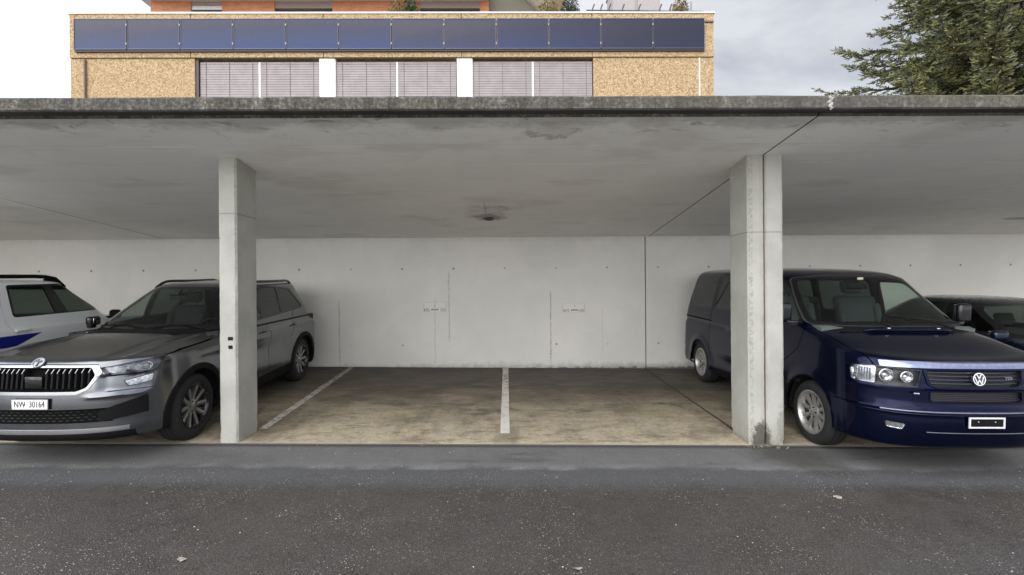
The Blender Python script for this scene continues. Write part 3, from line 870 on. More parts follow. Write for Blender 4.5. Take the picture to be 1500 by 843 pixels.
# blinds
def blind_mat():
    g = G('blind_slats')
    n = g.noise(3, 4, 0.6)
    g.set(Base_Color=g.mix(g.rng(n, 0.35, 0.65), (0.295, 0.258, 0.254), (0.34, 0.298, 0.292)), Roughness=0.55)
    return g.mat
BLM = blind_mat()
WHT = plain('window_white', (0.82, 0.82, 0.80), 0.5, var=0.03)
DKF = plain('blind_rail', (0.10, 0.075, 0.07), 0.6)
cordm = plain('blind_cord', (0.20, 0.16, 0.15), 0.8)
glassm = plain('window_glass', (0.03, 0.035, 0.04), 0.08, var=0.05)
for k, (xa, xb, mid) in enumerate(((WX[0], WX[1], bx(382.5)), (WX[2], WX[3], bx(583.5)), (WX[4], WX[5], bx(783)))):
    w = MB()
    w.box(xa + .003, xa + 0.10 if k == 0 else xa + 0.03, BD + 0.06, BD + 0.30, 5.6, ZB1 - 0.02)
    fr = bpart(w, 'window', DKF if k == 0 else WHT, None, 0)
    m2 = MB().box(mid - 0.03, mid + 0.03, BD + 0.10, BD + 0.22, 5.6, ZB1 - 0.10)
    bpart(m2, 'mullion', WHT, fr, 0)
    bpart(MB().box(xa + .003, xb - .003, BD + 0.26, BD + 0.28, 5.6, ZB1 - 0.02), 'pane', glassm, fr, 0)
    xl = xa + (0.13 if k == 0 else 0.04)
    for (p, q) in ((xl, mid - 0.035), (mid + 0.035, xb - 0.03)):
        s = MB()
        zz = 6.2
        while zz < ZB1 - 0.09:
            s.add([(p, BD + 0.105, zz), (q, BD + 0.105, zz), (q, BD + 0.110, zz + 0.070), (p, BD + 0.110, zz + 0.070), (p, BD + 0.118, zz + 0.083), (q, BD + 0.118, zz + 0.083)], [(0, 1, 2, 3), (3, 2, 5, 4)])
            zz += 0.083
        b = bpart(s, 'blind', BLM, fr, 0)
        c = MB()
        for t in (0.10, 0.5, 0.90):
            X = p + (q - p) * t
            c.box(X - 0.008, X + 0.008, BD + 0.096, BD + 0.103, 6.2, ZB1 - 0.06)
        bpart(c, 'cord', cordm, fr, 0)

# thermal panels on the parapet
def panel_mat():
    g = G('panel_blue')
    x, y, z = g.xyz()
    inf = g.n('ShaderNodeObjectInfo').outputs['Random']
    n = g.noise(2.2, 5, 0.7); nf = g.noise(24, 4, 0.8)
    wx = g.xyz(g.n('ShaderNodeNewGeometry').outputs['Position'])[0]
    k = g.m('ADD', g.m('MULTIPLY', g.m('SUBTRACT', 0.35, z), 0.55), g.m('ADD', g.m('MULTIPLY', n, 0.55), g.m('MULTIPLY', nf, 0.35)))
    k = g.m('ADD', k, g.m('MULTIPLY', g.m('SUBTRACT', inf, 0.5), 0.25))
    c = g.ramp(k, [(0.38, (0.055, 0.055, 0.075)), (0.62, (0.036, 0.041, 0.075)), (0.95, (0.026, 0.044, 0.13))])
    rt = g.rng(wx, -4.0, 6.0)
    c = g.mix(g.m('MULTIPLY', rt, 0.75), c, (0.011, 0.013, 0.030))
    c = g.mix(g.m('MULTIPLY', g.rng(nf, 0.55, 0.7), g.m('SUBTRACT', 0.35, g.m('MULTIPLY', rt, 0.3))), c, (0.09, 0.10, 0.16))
    g.set(Base_Color=c, Roughness=0.3, Specular_IOR_Level=0.25)
    return g.mat
PAN = panel_mat()
ALU = plain('panel_frame_metal', (0.10, 0.10, 0.12), 0.45, 0.6)
ALC = plain('clip_metal', (0.30, 0.30, 0.31), 0.5, 0.5)
ALD = plain('panel_rail_dark', (0.05, 0.05, 0.06), 0.5, 0.3)
pw = (bx(1034.5) - bx(121.5)) / 12
words = ('first', 'second', 'third', 'fourth', 'fifth', 'sixth', 'seventh', 'eighth', 'ninth', 'tenth', 'eleventh')
zlo, zhi = bzz(74.0), bzz(30.6)
proto = None
for i in range(12):
    X = bx(121.5) + pw * (i + 0.5)
    lab = ('blue solar thermal panel on the yellow parapet, at the left end of the row' if i == 0 else
           'dark navy solar thermal panel at the right end of the row, beside the brown pipe' if i == 11 else
           '%s blue solar thermal panel from the left end of the row on the parapet' % words[i])
    if i == 0:
        t = thing('solar_panel', lab, 'solar panel', (X, BD - 0.06, (zlo + zhi) / 2), group='row of blue solar thermal panels')
        h = (zhi - zlo) / 2; w = pw / 2 - 0.018
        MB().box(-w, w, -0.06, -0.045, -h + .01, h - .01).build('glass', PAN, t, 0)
        f = MB()
        for (a, b, c_, d) in ((-w - .004, w + .004, -h - .012, -h + .012), (-w - .004, w + .004, h - .012, h + .012), (-w - .004, -w + .012, -h + .013, h - .013), (w - .012, w + .004, -h + .013, h - .013)):
            f.box(a, b, -0.072, 0.02, c_, d)
        f.build('frame', ALU, t, 0)
        MB().box(-w - 0.014, w + 0.014, -0.04, 0.028, -h - 0.07, -h - 0.014).build('lower_rail', ALD, t, 0)
        for zc in (-h + 0.17, h - 0.2): MB().box(w - 0.006, w + 0.026, -0.085, -0.073, zc - 0.03, zc + 0.03).build('clip', ALC, t, 0)
        proto = t
        ch = list(t.children)
    else:
        t = proto.copy(); COL.objects.link(t)
        t.location = (X, BD - 0.06, (zlo + zhi) / 2)
        t['label'] = lab
        for c_ in ch:
            d = c_.copy(); COL.objects.link(d); d.parent = t

# ---------------------------------------------------------------- brick penthouse, set back
PD = 19.0
def qx(px): return (px - 742) * PD / 700
def qz(py): return 1.65 + (421.5 - py) * PD / 700
def brick_mat():
    g = G('orange_brick')
    b = g.n('ShaderNodeTexBrick')
    b.inputs['Scale'].default_value = 1.0
    b.inputs['Brick Width'].default_value = 0.25; b.inputs['Row Height'].default_value = 0.075
    b.inputs['Mortar Size'].default_value = 0.006; b.inputs['Bias'].default_value = 0.0
    b.inputs['Color1'].default_value = (0.44, 0.155, 0.068, 1); b.inputs['Color2'].default_value = (0.53, 0.22, 0.11, 1)
    b.inputs['Mortar'].default_value = (0.40, 0.24, 0.16, 1)
    x, y, z = g.xyz()
    g.l(g.cxyz(x, z, 0), b.inputs['Vector'])
    g.set(Base_Color=g.mix(g.rng(g.noise(4, 4, 0.7), 0.4, 0.7, 0, 0.3), b.outputs['Color'], (0.62, 0.32, 0.19)), Roughness=0.85)
    return g.mat
ph = thing('penthouse', 'orange brick penthouse set back on top of the yellow building', 'building', (qx(474), PD, 10.3))
po = ph.location.copy()
def ppart(mb, name, mat, parent=None, smooth=30):
    o = mb.build(name, mat, ph if parent is None else parent, smooth)
    if parent is None: o.location = -po
    return o
wz = [(286, 331), (407, 491), (618, 706)]
mb = MB()
xs = [qx(228)] + [qx(v) for ab in wz for v in ab] + [qx(719)]
for i in range(0, 8, 2):
    mb.box(xs[i], xs[i + 1], PD, PD + 6, 10.26, 13.2)
for (a, b) in wz:
    mb.box(qx(a), qx(b), PD + 0.35, PD + 6, 10.26, 13.2)
ppart(mb, 'brick_wall', brick_mat(), None, 0)
SHB = plain('shutter_box_brown', (0.27, 0.225, 0.205), 0.6)
SHL = plain('shutter_pale', (0.62, 0.62, 0.62), 0.6)
for k, (a, b) in enumerate(wz):
    w = ppart(MB().box(qx(a) + .004, qx(b) - .004, PD + 0.20, PD + 0.30, 10.3, 12.9), 'window', glassm, None, 0)
    ppart(MB().box(qx(a) + .005, qx(b) - .005, PD + 0.03, PD + 0.19, qz(7.5) if k == 0 else qz(11.5), 13.15), 'shutter_box', SHB, w, 0)
    if k == 0:
        ppart(MB().box(qx(a) + .006, qx(b) - .006, PD + 0.05, PD + 0.10, qz(13), qz(7.7)), 'shutter', SHL, w, 0)
    f = MB()
    for t in ((0.33, 0.7) if k == 0 else (0.36, 0.40, 0.7)):
        X = qx(a) + (qx(b) - qx(a)) * t
        f.box(X - 0.025, X + 0.025, PD + 0.12, PD + 0.196, 10.4, 12.0)
    f.box(qx(a) + 0.01, qx(a) + 0.07, PD + 0.12, PD + 0.195, 10.4, 12.0)
    ppart(f, 'window_frame', WHT if k else SHL, w, 0)
# flat eave and the pitched slab running down to the terrace on the right
EAV = plain('eave_render', (0.60, 0.58, 0.54), 0.8)
mb = MB()
ze = qz(2.5)
mb.prism([(qx(226) - 1.0, ze + 0.62), (qx(226) + 0.1, ze + 0.02), (qx(719), ze + 0.02), (qx(719), ze + 0.62)], 'y', PD - 0.9, PD + 6.5)
ppart(mb, 'eave', EAV, None, 0)
mb = MB()
xa, xb = qx(719) + 0.006, qx(829)
mb.prism([(xa, qz(-60)), (xa, qz(-72)), (xb, qz(17.5)), (xb - 0.62, qz(17.5))], 'y', PD - 1.2, PD + 6)
ppart(mb, 'pitched_roof', plain('cream_render', (0.70, 0.67, 0.58), 0.8), None, 0)
mb = MB().prism([(xa, 10.3), (xa, qz(-61)), (qx(786), qz(9)), (qx(800), 10.3)], 'y', PD + 0.3, PD + 0.5)
ppart(mb, 'gable_wall', plain('olive_render', (0.20, 0.185, 0.145), 0.9), None, 0)

# ---------------------------------------------------------------- things on the roof terrace
def shrub(px, y, w, h, col, label, n=900, seed=1):
    random.seed(seed)
    s = (y) / 700
    X = (px - 742) * s
    t = thing('shrub', label, 'shrub', (X, y, 10.86))
    mb = MB()
    for i in range(n):
        a = random.uniform(0, 2 * math.pi); u = random.random() ** 0.4
        th = random.uniform(-0.2, 1.0)
        px_, py_, pz_ = w * u * math.cos(a) * math.cos(th * 1.2), 0.3 * u * math.sin(a), 0.1 + h * (0.15 + 0.85 * max(0, math.sin(th * 1.5)) * u)
        r = random.uniform(0.025, 0.06)
        d1 = Vector((random.gauss(0, 1), random.gauss(0, 1), random.gauss(0, 1) + .5)).normalized() * r
        d2 = Vector((random.gauss(0, 1), random.gauss(0, 1), random.gauss(0, 1))).normalized() * r * 0.5
        c = Vector((px_, py_, pz_))
        mb.add([c - d1, c + d2, c + d1, c - d2], [(0, 1, 2, 3)], random.choice((0, 0, 1)))
    mb.build('foliage', [plain(label[:12] + '_leaf', col, 0.7, var=0.4, scale=9), plain(label[:12] + '_leaf_dark', tuple(c * 0.55 for c in col), 0.7, var=0.4, scale=9)], t, 0)
    st = MB()
    for i in range(6):
        a = random.uniform(-1, 1)
        st.tube([(a * 0.05, 0, 0.0), (a * w * 0.6, random.uniform(-.1, .1), h * 0.6)], 0.014, 5)
    st.build('stem', plain('shrub_stem', (0.13, 0.09, 0.06), 0.9), t)
shrub(594, 16.3, 0.60, 0.40, (0.17, 0.13, 0.04), 'yellowish shrub on the terrace in front of the right brick window', 800, 2)
shrub(606, 16.2, 0.28, 0.55, (0.07, 0.09, 0.035), 'green shrub on the terrace in front of the right brick window', 500, 3)
shrub(806, 16.3, 0.38, 0.38, (0.22, 0.16, 0.05), 'low yellow-brown shrub below the sloping roof edge', 500, 4)
shrub(838, 16.3, 0.34, 0.56, (0.06, 0.085, 0.05), 'dark green rounded bush right of the sloping roof edge', 900, 5)
shrub(1000, 16.3, 0.30, 0.50, (0.20, 0.15, 0.05), 'brownish bush near the right end of the terrace', 600, 6)
RM = plain('dark_iron', (0.07, 0.07, 0.075), 0.5, 0.5)
def kx(px, y=16.6): return (px - 742) * y / 700
def kz(py, y=16.6): return 1.65 + (421.5 - py) * y / 700
t = thing('terrace_railing', 'dark iron railing with leaning spikes on the terrace', 'railing', (kx(920), 16.6, 10.86))
mb = MB().tube([(kx(862), 16.6, kz(15.5)), (kx(1035), 16.6, kz(17.5))], 0.02, 6)
o = mb.build('rail', RM, t); o.location = -t.location
for px in (870, 882, 894, 914, 938, 969, 984):
    mb = MB().tube([(kx(px), 16.6, 10.84), (kx(px + 1.5), 16.6, kz(13)), (kx(px + 4), 16.6, kz(6.5))], 0.024, 6)
    o = mb.build('spike', RM, t); o.location = -t.location
t = thing('garden_ornament', 'small black curled iron ornament beside the dark bush', 'ornament', (kx(858), 16.6, 10.86))
mb = MB()
mb.tube([(0, 0, -0.05), (0, 0, 0.16)], 0.014, 6)
mb.tube([(0.07 * math.cos(a * .45), 0, 0.24 + 0.08 * math.sin(a * .45)) for a in range(12)], 0.016, 6)
mb.tube([(-0.12, 0, 0.02), (-0.05, 0, -0.02), (0.06, 0, 0.03)], 0.014, 6)
mb.tube([(-0.16, 0, 0.34), (-0.13, 0, 0.40), (-0.10, 0, 0.36)], 0.014, 6)
mb.build('curl', RM, t)
MB().rbox((0, 0, -0.06), (0.16, 0.12, 0.03), 0.008, 2).build('foot', RM, t)
t = thing('roof_vent', 'boxy grey-brown vent housing on the terrace', 'vent', (kx(931.5, 17.6), 17.6, 10.3))
w = 34 * 17.6 / 700
mb = MB().box(-w, -0.05, -0.4, 0.6, 0, 2.2).box(0.05, w, -0.4, 0.6, 0, 2.2).box(-0.05, 0.05, -0.35, 0.6, 0, 2.15)
mb.build('casing', plain('vent_sheet', (0.36, 0.32, 0.31), 0.6), t, 0)
MB().box(-w - .03, w + .03, -0.44, 0.66, 2.203, 2.26).build('lid', plain('vent_lid', (0.3, 0.27, 0.26), 0.6), t, 0)
mb = MB().tube([(0, 0, -0.3), (0, 0, 0.7)], 0.03, 8)
t = thing('terrace_pole', 'thin grey pole beside the brownish bush at the end of the terrace', 'pole', (kx(1016.5), 16.6, 10.86))
mb.build('shaft', plain('grey_pole', (0.25, 0.25, 0.26), 0.5, 0.4), t)
MB().tube([(0, 0, -0.12), (0, 0, -0.06)], 0.06, 10).build('base', RM, t)

# ---------------------------------------------------------------- spruce
def spruce():
    random.seed(11)
    TX, TY, H = 17.2, 16.5, 20.5
    t = thing('spruce_tree', 'tall spruce with light and dark green drooping boughs behind the carport roof', 'tree', (TX, TY, 0))
    bark = plain('spruce_bark', (0.075, 0.055, 0.045), 0.95, var=0.4, scale=12)
    MB().tube([(0, 0, -0.3), (0.03, 0, 4), (0, 0.02, 9), (0.03, 0, 14), (0, 0, H)], [0.34, 0.27, 0.19, 0.11, 0.02], 12).build('trunk', bark, t)
    wood = MB(); leaf = MB()
    def sprig(p, d, L, wdt, mi):
        """one needle shoot: a slender three-bladed spindle"""
        d = d.normalized()
        o1 = d.orthogonal().normalized()
        o1 = Matrix.Rotation(random.uniform(0, 6.28), 3, d) @ o1
        o2 = d.cross(o1)
        for o in (o1, o1 * -0.5 + o2 * 0.87, o1 * -0.5 - o2 * 0.87):
            leaf.add([p, p + d * L * 0.30 + o * wdt, p + d * L * 0.75 + o * wdt * 0.75, p + d * L], [(0, 1, 2, 3)], mi)
    def pick(u, up):
        r = random.random()
        if r < 0.18 + 0.3 * up: return 1
        if r < 0.62: return 0
        if r < 0.86: return 2
        return 3
    z = 5.2
    while z < H - 0.5:
        rad = max(0.3, 6.1 - 0.42 * (z - 8.0)) if z > 7 else 6.1
        nb = random.randint(8, 10) + (2 if z < 9.6 else 0)
        a0 = random.uniform(0, 6.28)
        for b in range(nb):
            az = a0 + 2 * math.pi * b / nb + random.uniform(-0.3, 0.3)
            L = rad * random.uniform(0.68, 1.02)
            out = Vector((math.cos(az), math.sin(az), 0))
            side = Vector((-out.y, out.x, 0))
            pts = []
            n = 9
            for i in range(n + 1):
                u = i / n
                dz = L * (0.05 * u - 0.30 * u * u + 0.36 * u ** 3) + 0.04 * random.gauss(0, 1) * u
                pts.append(Vector((0, 0, z)) + out * L * u + side * (0.10 * L * math.sin(u * 2.4 + az) * 0.4) + Vector((0, 0, dz)))
            wood.tube(pts, [0.036 * (1 - i / n) ** 1.5 * (L / 4) + 0.005 for i in range(n + 1)], 5, caps=False)
            tone = random.random()
            # side shoots, flattened and hanging, getting shorter to the tip
            m = int(L * 13)
            for k in range(m):
                u = 0.14 + 0.86 * (k + random.random()) / m
                i = min(n - 1, int(u * n)); f = u * n - i
                p = pts[i].lerp(pts[i + 1], f)
                fwd = (pts[i + 1] - pts[i]).normalized()
                s = random.choice((-1, 1))
                sl_ = (0.20 + 0.85 * (1 - u)) * random.uniform(0.5, 1.15) * min(1.0, L / 2.6)
                dr = (fwd * random.uniform(0.5, 0.9) + side * s * random.uniform(0.4, 1.0) + Vector((0, 0, random.uniform(-0.45, 0.40)))).normalized()
                q = p + dr * sl_ + Vector((0, 0, -0.10 * sl_))
                if sl_ > 0.3: wood.tube([p, p.lerp(q, 0.5) + Vector((0, 0, 0.02)), q], [0.010, 0.007, 0.004], 3, caps=False)
                base = pick(u, 0.5 if tone > 0.6 else 0.0)
                ns_ = max(5, int(sl_ / 0.026))
                for j in range(ns_):
                    w = (j + random.random() * 0.8 + 0.2) / ns_
                    pp_ = p.lerp(q, w)
                    s2 = 1 if j % 2 else -1
                    perp = dr.cross(Vector((0, 0, 1))).normalized()
                    d2 = dr * random.uniform(0.55, 1.0) + perp * s2 * random.uniform(0.3, 0.9) + Vector((0, 0, random.uniform(-0.35, 0.25)))
                    if j == ns_ - 1: d2 = dr + Vector((0, 0, 0.3))
                    mi = base if random.random() < 0.7 else pick(u, 0.3)
                    sprig(pp_, d2, random.uniform(0.09, 0.16), random.uniform(0.014, 0.021), mi)
        z += random.uniform(0.36, 0.52) * (1.0 if z < 14 else 0.8)
    wood.build('branches', bark, t, 40)
    def lm(name, c):
        return plain(name, c, 0.65, var=0.3, scale=2.0)
    crown = leaf.build('crown', [lm('needle_green', (0.20, 0.21, 0.08)), lm('needle_olive', (0.31, 0.29, 0.11)), lm('needle_dark', (0.085, 0.10, 0.048)), lm('needle_blue', (0.24, 0.27, 0.18))], t, 0)
    return t
spruce()
# ================================================================ VEHICLES
# local axes of every vehicle: x to its left side, y from the front axle to the rear, z up
def paint(name, base, metal=0.6, rough=0.32, coat=1.0, flake=0.12, inner=(0.012, 0.012, 0.013)):
    g = G(name)
    f = g.vor(900, out='Color')
    n = g.noise(3.0, 3, 0.6)
    lo = tuple(c * (1 - flake) for c in base); hi = tuple(c * (1 + flake) for c in base)
    c = g.mix(g.xyz(f)[0], lo, hi)
    bf = g.n('ShaderNodeNewGeometry').outputs['Backfacing']
    c = g.mix(bf, c, inner)
    dust = g.m('MULTIPLY', g.rng(g.noise(5, 5, 0.7), 0.4, 0.75), 0.06)
    g.set(Base_Color=c, Metallic=g.m('MULTIPLY', g.m('SUBTRACT', 1.0, bf), metal), Roughness=g.m('ADD', g.m('ADD', rough, dust), g.m('MULTIPLY', bf, 0.5)), Specular_IOR_Level=0.15,
          Coat_Weight=g.m('MULTIPLY', g.m('SUBTRACT', 1.0, bf), coat), Coat_Roughness=0.05)
    return g.mat
def glass(name, tint, refl=0.10, fk=1.0):
    g = G(name)
    t = g.n('ShaderNodeBsdfTransparent'); t.inputs[0].default_value = tuple(tint) + (1,)
    s = g.n('ShaderNodeBsdfGlossy'); s.inputs['Roughness'].default_value = 0.02
    s.inputs[0].default_value = (0.9, 0.95, 0.95, 1)
    bf = g.n('ShaderNodeNewGeometry').outputs['Backfacing']
    fr = g.n('ShaderNodeFresnel'); g.l(g.m('SUBTRACT', 1.5, g.m('MULTIPLY', bf, 1.5 - 1 / 1.5)), fr.inputs[0])
    k = g.m('ADD', g.m('MULTIPLY', fr.outputs[0], fk), refl - 0.08, clamp=True)
    m = g.n('ShaderNodeMixShader')
    g.l(k, m.inputs[0]); g.l(t.outputs[0], m.inputs[1]); g.l(s.outputs[0], m.inputs[2])
    g.l(m.outputs[0], g.out.inputs[0])
    return g.mat
BLK = plain('black_plastic', (0.008, 0.008, 0.0085), 0.6, Specular_IOR_Level=0.12)
BLG = plain('gloss_black', (0.008, 0.008, 0.009), 0.12)
RUB = plain('tyre_rubber', (0.014, 0.014, 0.0145), 0.75, var=0.25, scale=14)
CHR = plain('chrome', (0.78, 0.78, 0.79), 0.10, 1.0, var=0.02)
SAT = plain('satin_silver', (0.62, 0.62, 0.63), 0.28, 1.0, var=0.04)
ALLOY = plain('alloy', (0.40, 0.40, 0.41), 0.30, 0.9, var=0.06)
DIRTYALLOY = plain('dusty_alloy', (0.46, 0.45, 0.43), 0.38, 0.75, var=0.15)
INT = plain('cabin_dark', (0.012, 0.012, 0.013), 0.8)
SEAT = plain('seat_cloth', (0.030, 0.030, 0.032), 0.9, var=0.2)
SEATV = plain('seat_cloth_greenish', (0.050, 0.056, 0.060), 0.9, var=0.2)
DASH = plain('dashboard', (0.030, 0.033, 0.032), 0.75)
WELL = plain('wheel_well', (0.006, 0.006, 0.006), 0.95)
LAMP = plain('lamp_reflector', (0.55, 0.55, 0.56), 0.16, 1.0, var=0.35, scale=40)
LENS = glass('lamp_lens', (0.93, 0.94, 0.95), 0.05)
WGL = glass('windscreen_glass', (0.66, 0.73, 0.69), 0.09)
SGL = glass('side_glass', (0.42, 0.48, 0.45), 0.085)
VGL = glass('van_side_glass', (0.80, 0.92, 0.84), 0.085)
DGL = glass('privacy_glass', (0.10, 0.115, 0.11), 0.10)

def catmull(P, n):
    """samples through a list of equal-length tuples, n samples, centripetal-ish speed"""
    out = []
    K = len(P)
    for s in range(n):
        t = s / (n - 1) * (K - 1)
        i = min(int(t), K - 2); f = t - i
        p0 = P[max(i - 1, 0)]; p1 = P[i]; p2 = P[i + 1]; p3 = P[min(i + 2, K - 1)]
        row = []
        for a, b, c, d in zip(p0, p1, p2, p3):
            # monotone-limited tangents keep the profile from bulging
            m1 = (c - a) / 2; m2 = (d - b) / 2; sl = c - b
            if (b - a) * sl <= 0: m1 = 0.0 if i > 0 else sl
            else: m1 = math.copysign(min(abs(m1), 2.2 * min(abs(b - a), abs(sl))), sl) if i > 0 else sl
            if (d - c) * sl <= 0: m2 = 0.0 if i < K - 2 else sl
            else: m2 = math.copysign(min(abs(m2), 2.2 * min(abs(d - c), abs(sl))), sl) if i < K - 2 else sl
            h = f * f * (3 - 2 * f)
            row.append(b + (c - b) * h + m1 * (f ** 3 - 2 * f * f + f) + m2 * (f ** 3 - f * f))
        out.append(row)
    return out

class Shell:
    """Half of a car skin: stacked plan outlines (front point, side point, rear point per level), carved into parts, then mirrored."""
    def __init__(s, keys, NL=130, NF=44, NS=56, NR=26, warp=None):
        # key: (yf, zf, w, zs, yr, zr, Lf, nf, Lr, nr)
        rows = catmull(keys, NL)
        bm = bmesh.new()
        grid = []
        for (yf, zf, w, zs, yr, zr, Lf, nf, Lr, nr) in rows:
            ring = []
            tot = yr - yf
            k = 1.0
            if Lf + Lr > tot * 0.98: k = tot * 0.98 / (Lf + Lr)
            Lf2, Lr2 = Lf * k, Lr * k
            for i in range(NF):
                a = (i / NF) * math.pi / 2
                X = w * math.sin(a) ** (2 / nf); Y = yf + Lf2 * (1 - math.cos(a) ** (2 / nf))
                b = (X / max(w, 1e-6)) ** 2.5
                ring.append((X, Y, zf + (zs - zf) * b))
            for i in range(NS):
                u = i / NS
                ring.append((w, yf + Lf2 + (tot - Lf2 - Lr2) * u, zs))
            for i in range(NR + 1):
                a = (1 - i / NR) * math.pi / 2
                X = w * max(0.0, math.sin(a)) ** (2 / nr); Y = yr - Lr2 * (1 - max(0.0, math.cos(a)) ** (2 / nr))
                b = (X / max(w, 1e-6)) ** 2.5
                ring.append((X, Y, zr + (zs - zr) * b))
            ring[0] = (0.0,) + ring[0][1:]; ring[-1] = (0.0,) + ring[-1][1:]
            grid.append(ring)
        vv = []
        for ring in grid:
            rowv = []
            for p in ring:
                if warp: p = warp(*p)
                rowv.append(bm.verts.new(p))
            vv.append(rowv)
        n = len(vv[0])
        for j in range(NL - 1):
            for i in range(n - 1):
                try: bm.faces.new((vv[j][i], vv[j][i + 1], vv[j + 1][i + 1], vv[j + 1][i]))
                except ValueError: pass
        bmesh.ops.remove_doubles(bm, verts=bm.verts, dist=0.0004)
        s.bm = bm
        s.lay = bm.faces.layers.int.new('region')
        s.names = ['body']
        bm.normal_update()
        # outward orientation: side faces must look to +x
        t = sum(f.normal.x * f.calc_area() for f in bm.faces)
        if t < 0:
            bmesh.ops.reverse_faces(bm, faces=bm.faces)
        bm.normal_update()
    def carve(s, name, poly, ax, flt, only=None):
        """poly: convex outline in the projection ax = (h, z) with h a 2-vector in the ground plane, or 'top' for (x, y)"""
        bm = s.bm
        if name not in s.names: s.names.append(name)
        rid = s.names.index(name)
        if ax == 'top':
            def pr(c): return (c.x, c.y)
            depth = Vector((0, 0, 1))
            def up(p): return Vector((p[0], p[1], 0))
        else:
            h = Vector((ax[0], ax[1], 0)).normalized()
            def pr(c): return (c.x * h.x + c.y * h.y, c.z)
            depth = Vector((-h.y, h.x, 0))
            def up(p): return Vector((h.x * p[0], h.y * p[0], p[1]))
        x0 = min(p[0] for p in poly); x1 = max(p[0] for p in poly)
        y0 = min(p[1] for p in poly); y1 = max(p[1] for p in poly)
        cand = []
        onlyids = None if only is None else {s.names.index(q) for q in only}
        for f in bm.faces:
            if not flt(f.calc_center_median(), f.normal): continue
            if onlyids is not None and f[s.lay] not in onlyids: continue
            q = [pr(v.co) for v in f.verts]
            if max(a[0] for a in q) < x0 or min(a[0] for a in q) > x1 or max(a[1] for a in q) < y0 or min(a[1] for a in q) > y1: continue
            cand.append(f)
        n = len(poly)
        area = sum(poly[i][0] * poly[(i + 1) % n][1] - poly[(i + 1) % n][0] * poly[i][1] for i in range(n))
        sg = 1 if area > 0 else -1
        for i in range(n):
            a, b = poly[i], poly[(i + 1) % n]
            e = (b[0] - a[0], b[1] - a[1])
            L = math.hypot(*e)
            if L < 1e-6 or not cand: continue
            nn = (-e[1] / L * sg, e[0] / L * sg)          # inward normal in the projection
            def dist(c): return (c[0] - a[0]) * nn[0] + (c[1] - a[1]) * nn[1]
            keep, cut = [], []
            for f in cand:
                ds = [dist(pr(v.co)) for v in f.verts]
                if max(ds) <= 1e-6: continue
                (cut if min(ds) < -1e-6 else keep).append(f)
            if cut:
                no = up(nn)
                geom = set(cut)
                for f in cut:
                    geom.update(f.edges); geom.update(f.verts)
                r = bmesh.ops.bisect_plane(bm, geom=list(geom), dist=1e-6, plane_co=up(a), plane_no=no)
                fs = [g_ for g_ in r['geom'] if isinstance(g_, bmesh.types.BMFace)]
                for f in fs:
                    if dist(pr(f.calc_center_median())) > 0: keep.append(f)
            cand = list(dict.fromkeys(f for f in keep if f.is_valid))
        for f in cand: f[s.lay] = rid
        return s
    def lamp(s, name, poly, ax, flt, grow=.007):
        """a lens with a black seal round it"""
        n = len(poly)
        cx = sum(p[0] for p in poly) / n; cy = sum(p[1] for p in poly) / n
        big = []
        for p in poly:
            d = Vector((p[0] - cx, p[1] - cy)); d = d * (1 + grow / max(d.length, 1e-6)) + Vector((0, math.copysign(grow * .5, d.y)))
            big.append((cx + d.x, cy + d.y))
        s.carve(name + '_seal', big, ax, flt)
        s.carve(name, poly, ax, flt)
    def height(s, x, y):
        if not hasattr(s, 'bvh'):
            from mathutils.bvhtree import BVHTree
            s.bvh = BVHTree.FromBMesh(s.bm)
        h = s.bvh.ray_cast(Vector((max(abs(x), .001), y, 5)), Vector((0, 0, -1)))
        return h[0].z if h[0] is not None else 0.0
    def gap(s, pts, w, ax, flt):
        """a shut line: chain of thin quads"""
        for a, b in zip(pts, pts[1:]):
            e = Vector((b[0] - a[0], b[1] - a[1])); L = e.length
            if L < 1e-6: continue
            t = e / L; m = Vector((-t.y, t.x)) * w / 2; t = t * 0.001
            a_, b_ = Vector(a) - t, Vector(b) + t
            s.carve('gap', [tuple(a_ - m), tuple(b_ - m), tuple(b_ + m), tuple(a_ + m)], ax, flt, only=('body',))
    def extract(s, name, parent, mat, off=0.0, skirt=0.015, side=None, obname=None, smooth=40, feather=0.0):
        """build region 'name' as an object; side None: mirrored whole, 1 / -1: one side"""
        bm = s.bm
        if name not in s.names: return None
        rid = s.names.index(name)
        bm.normal_update()
        fs = [f for f in bm.faces if f[s.lay] == rid]
        if not fs: return None
        vid, co, nos, faces = {}, [], [], []
        ecount = {}
        for f in fs:
            ids = []
            for v in f.verts:
                if v not in vid:
                    vid[v] = len(co); co.append(v.co.copy()); nos.append(v.normal.copy())
                ids.append(vid[v])
            faces.append(ids)
            for a, b in zip(ids, ids[1:] + ids[:1]):
                k = (min(a, b), max(a, b)); ecount[k] = ecount.get(k, []) + [(a, b)]
        edge_v = set()
        for k, l in ecount.items():
            if len(l) == 1 and not (abs(co[k[0]].x) < 1e-4 and abs(co[k[1]].x) < 1e-4): edge_v.update(k)
        def moved(i):
            n = nos[i].copy()
            if abs(co[i].x) < 1e-4: n.x = 0
            return co[i] + n * off
        P = [moved(i) for i in range(len(co))]
        nf = len(faces)
        if skirt:
            low = {}
            for k, l in ecount.items():
                if len(l) != 1: continue
                a, b = l[0]
                if abs(co[a].x) < 1e-4 and abs(co[b].x) < 1e-4: continue
                for q in (a, b):
                    if q not in low:
                        low[q] = len(P)
                        n = nos[q].copy()
                        if abs(co[q].x) < 1e-4: n.x = 0
                        P.append(co[q] - n * skirt if skirt > 0 else co[q] - n * skirt)
                faces.append([b, a, low[a], low[b]])
        N = len(P)
        allv, allf = [], []
        sides = (1, -1) if side is None else (side,)
        for sd_ in sides:
            b0 = len(allv)
            allv += [(p.x * sd_, p.y, p.z) for p in P]
            allf += [[q + b0 for q in (f if sd_ > 0 else f[::-1])] for f in faces]
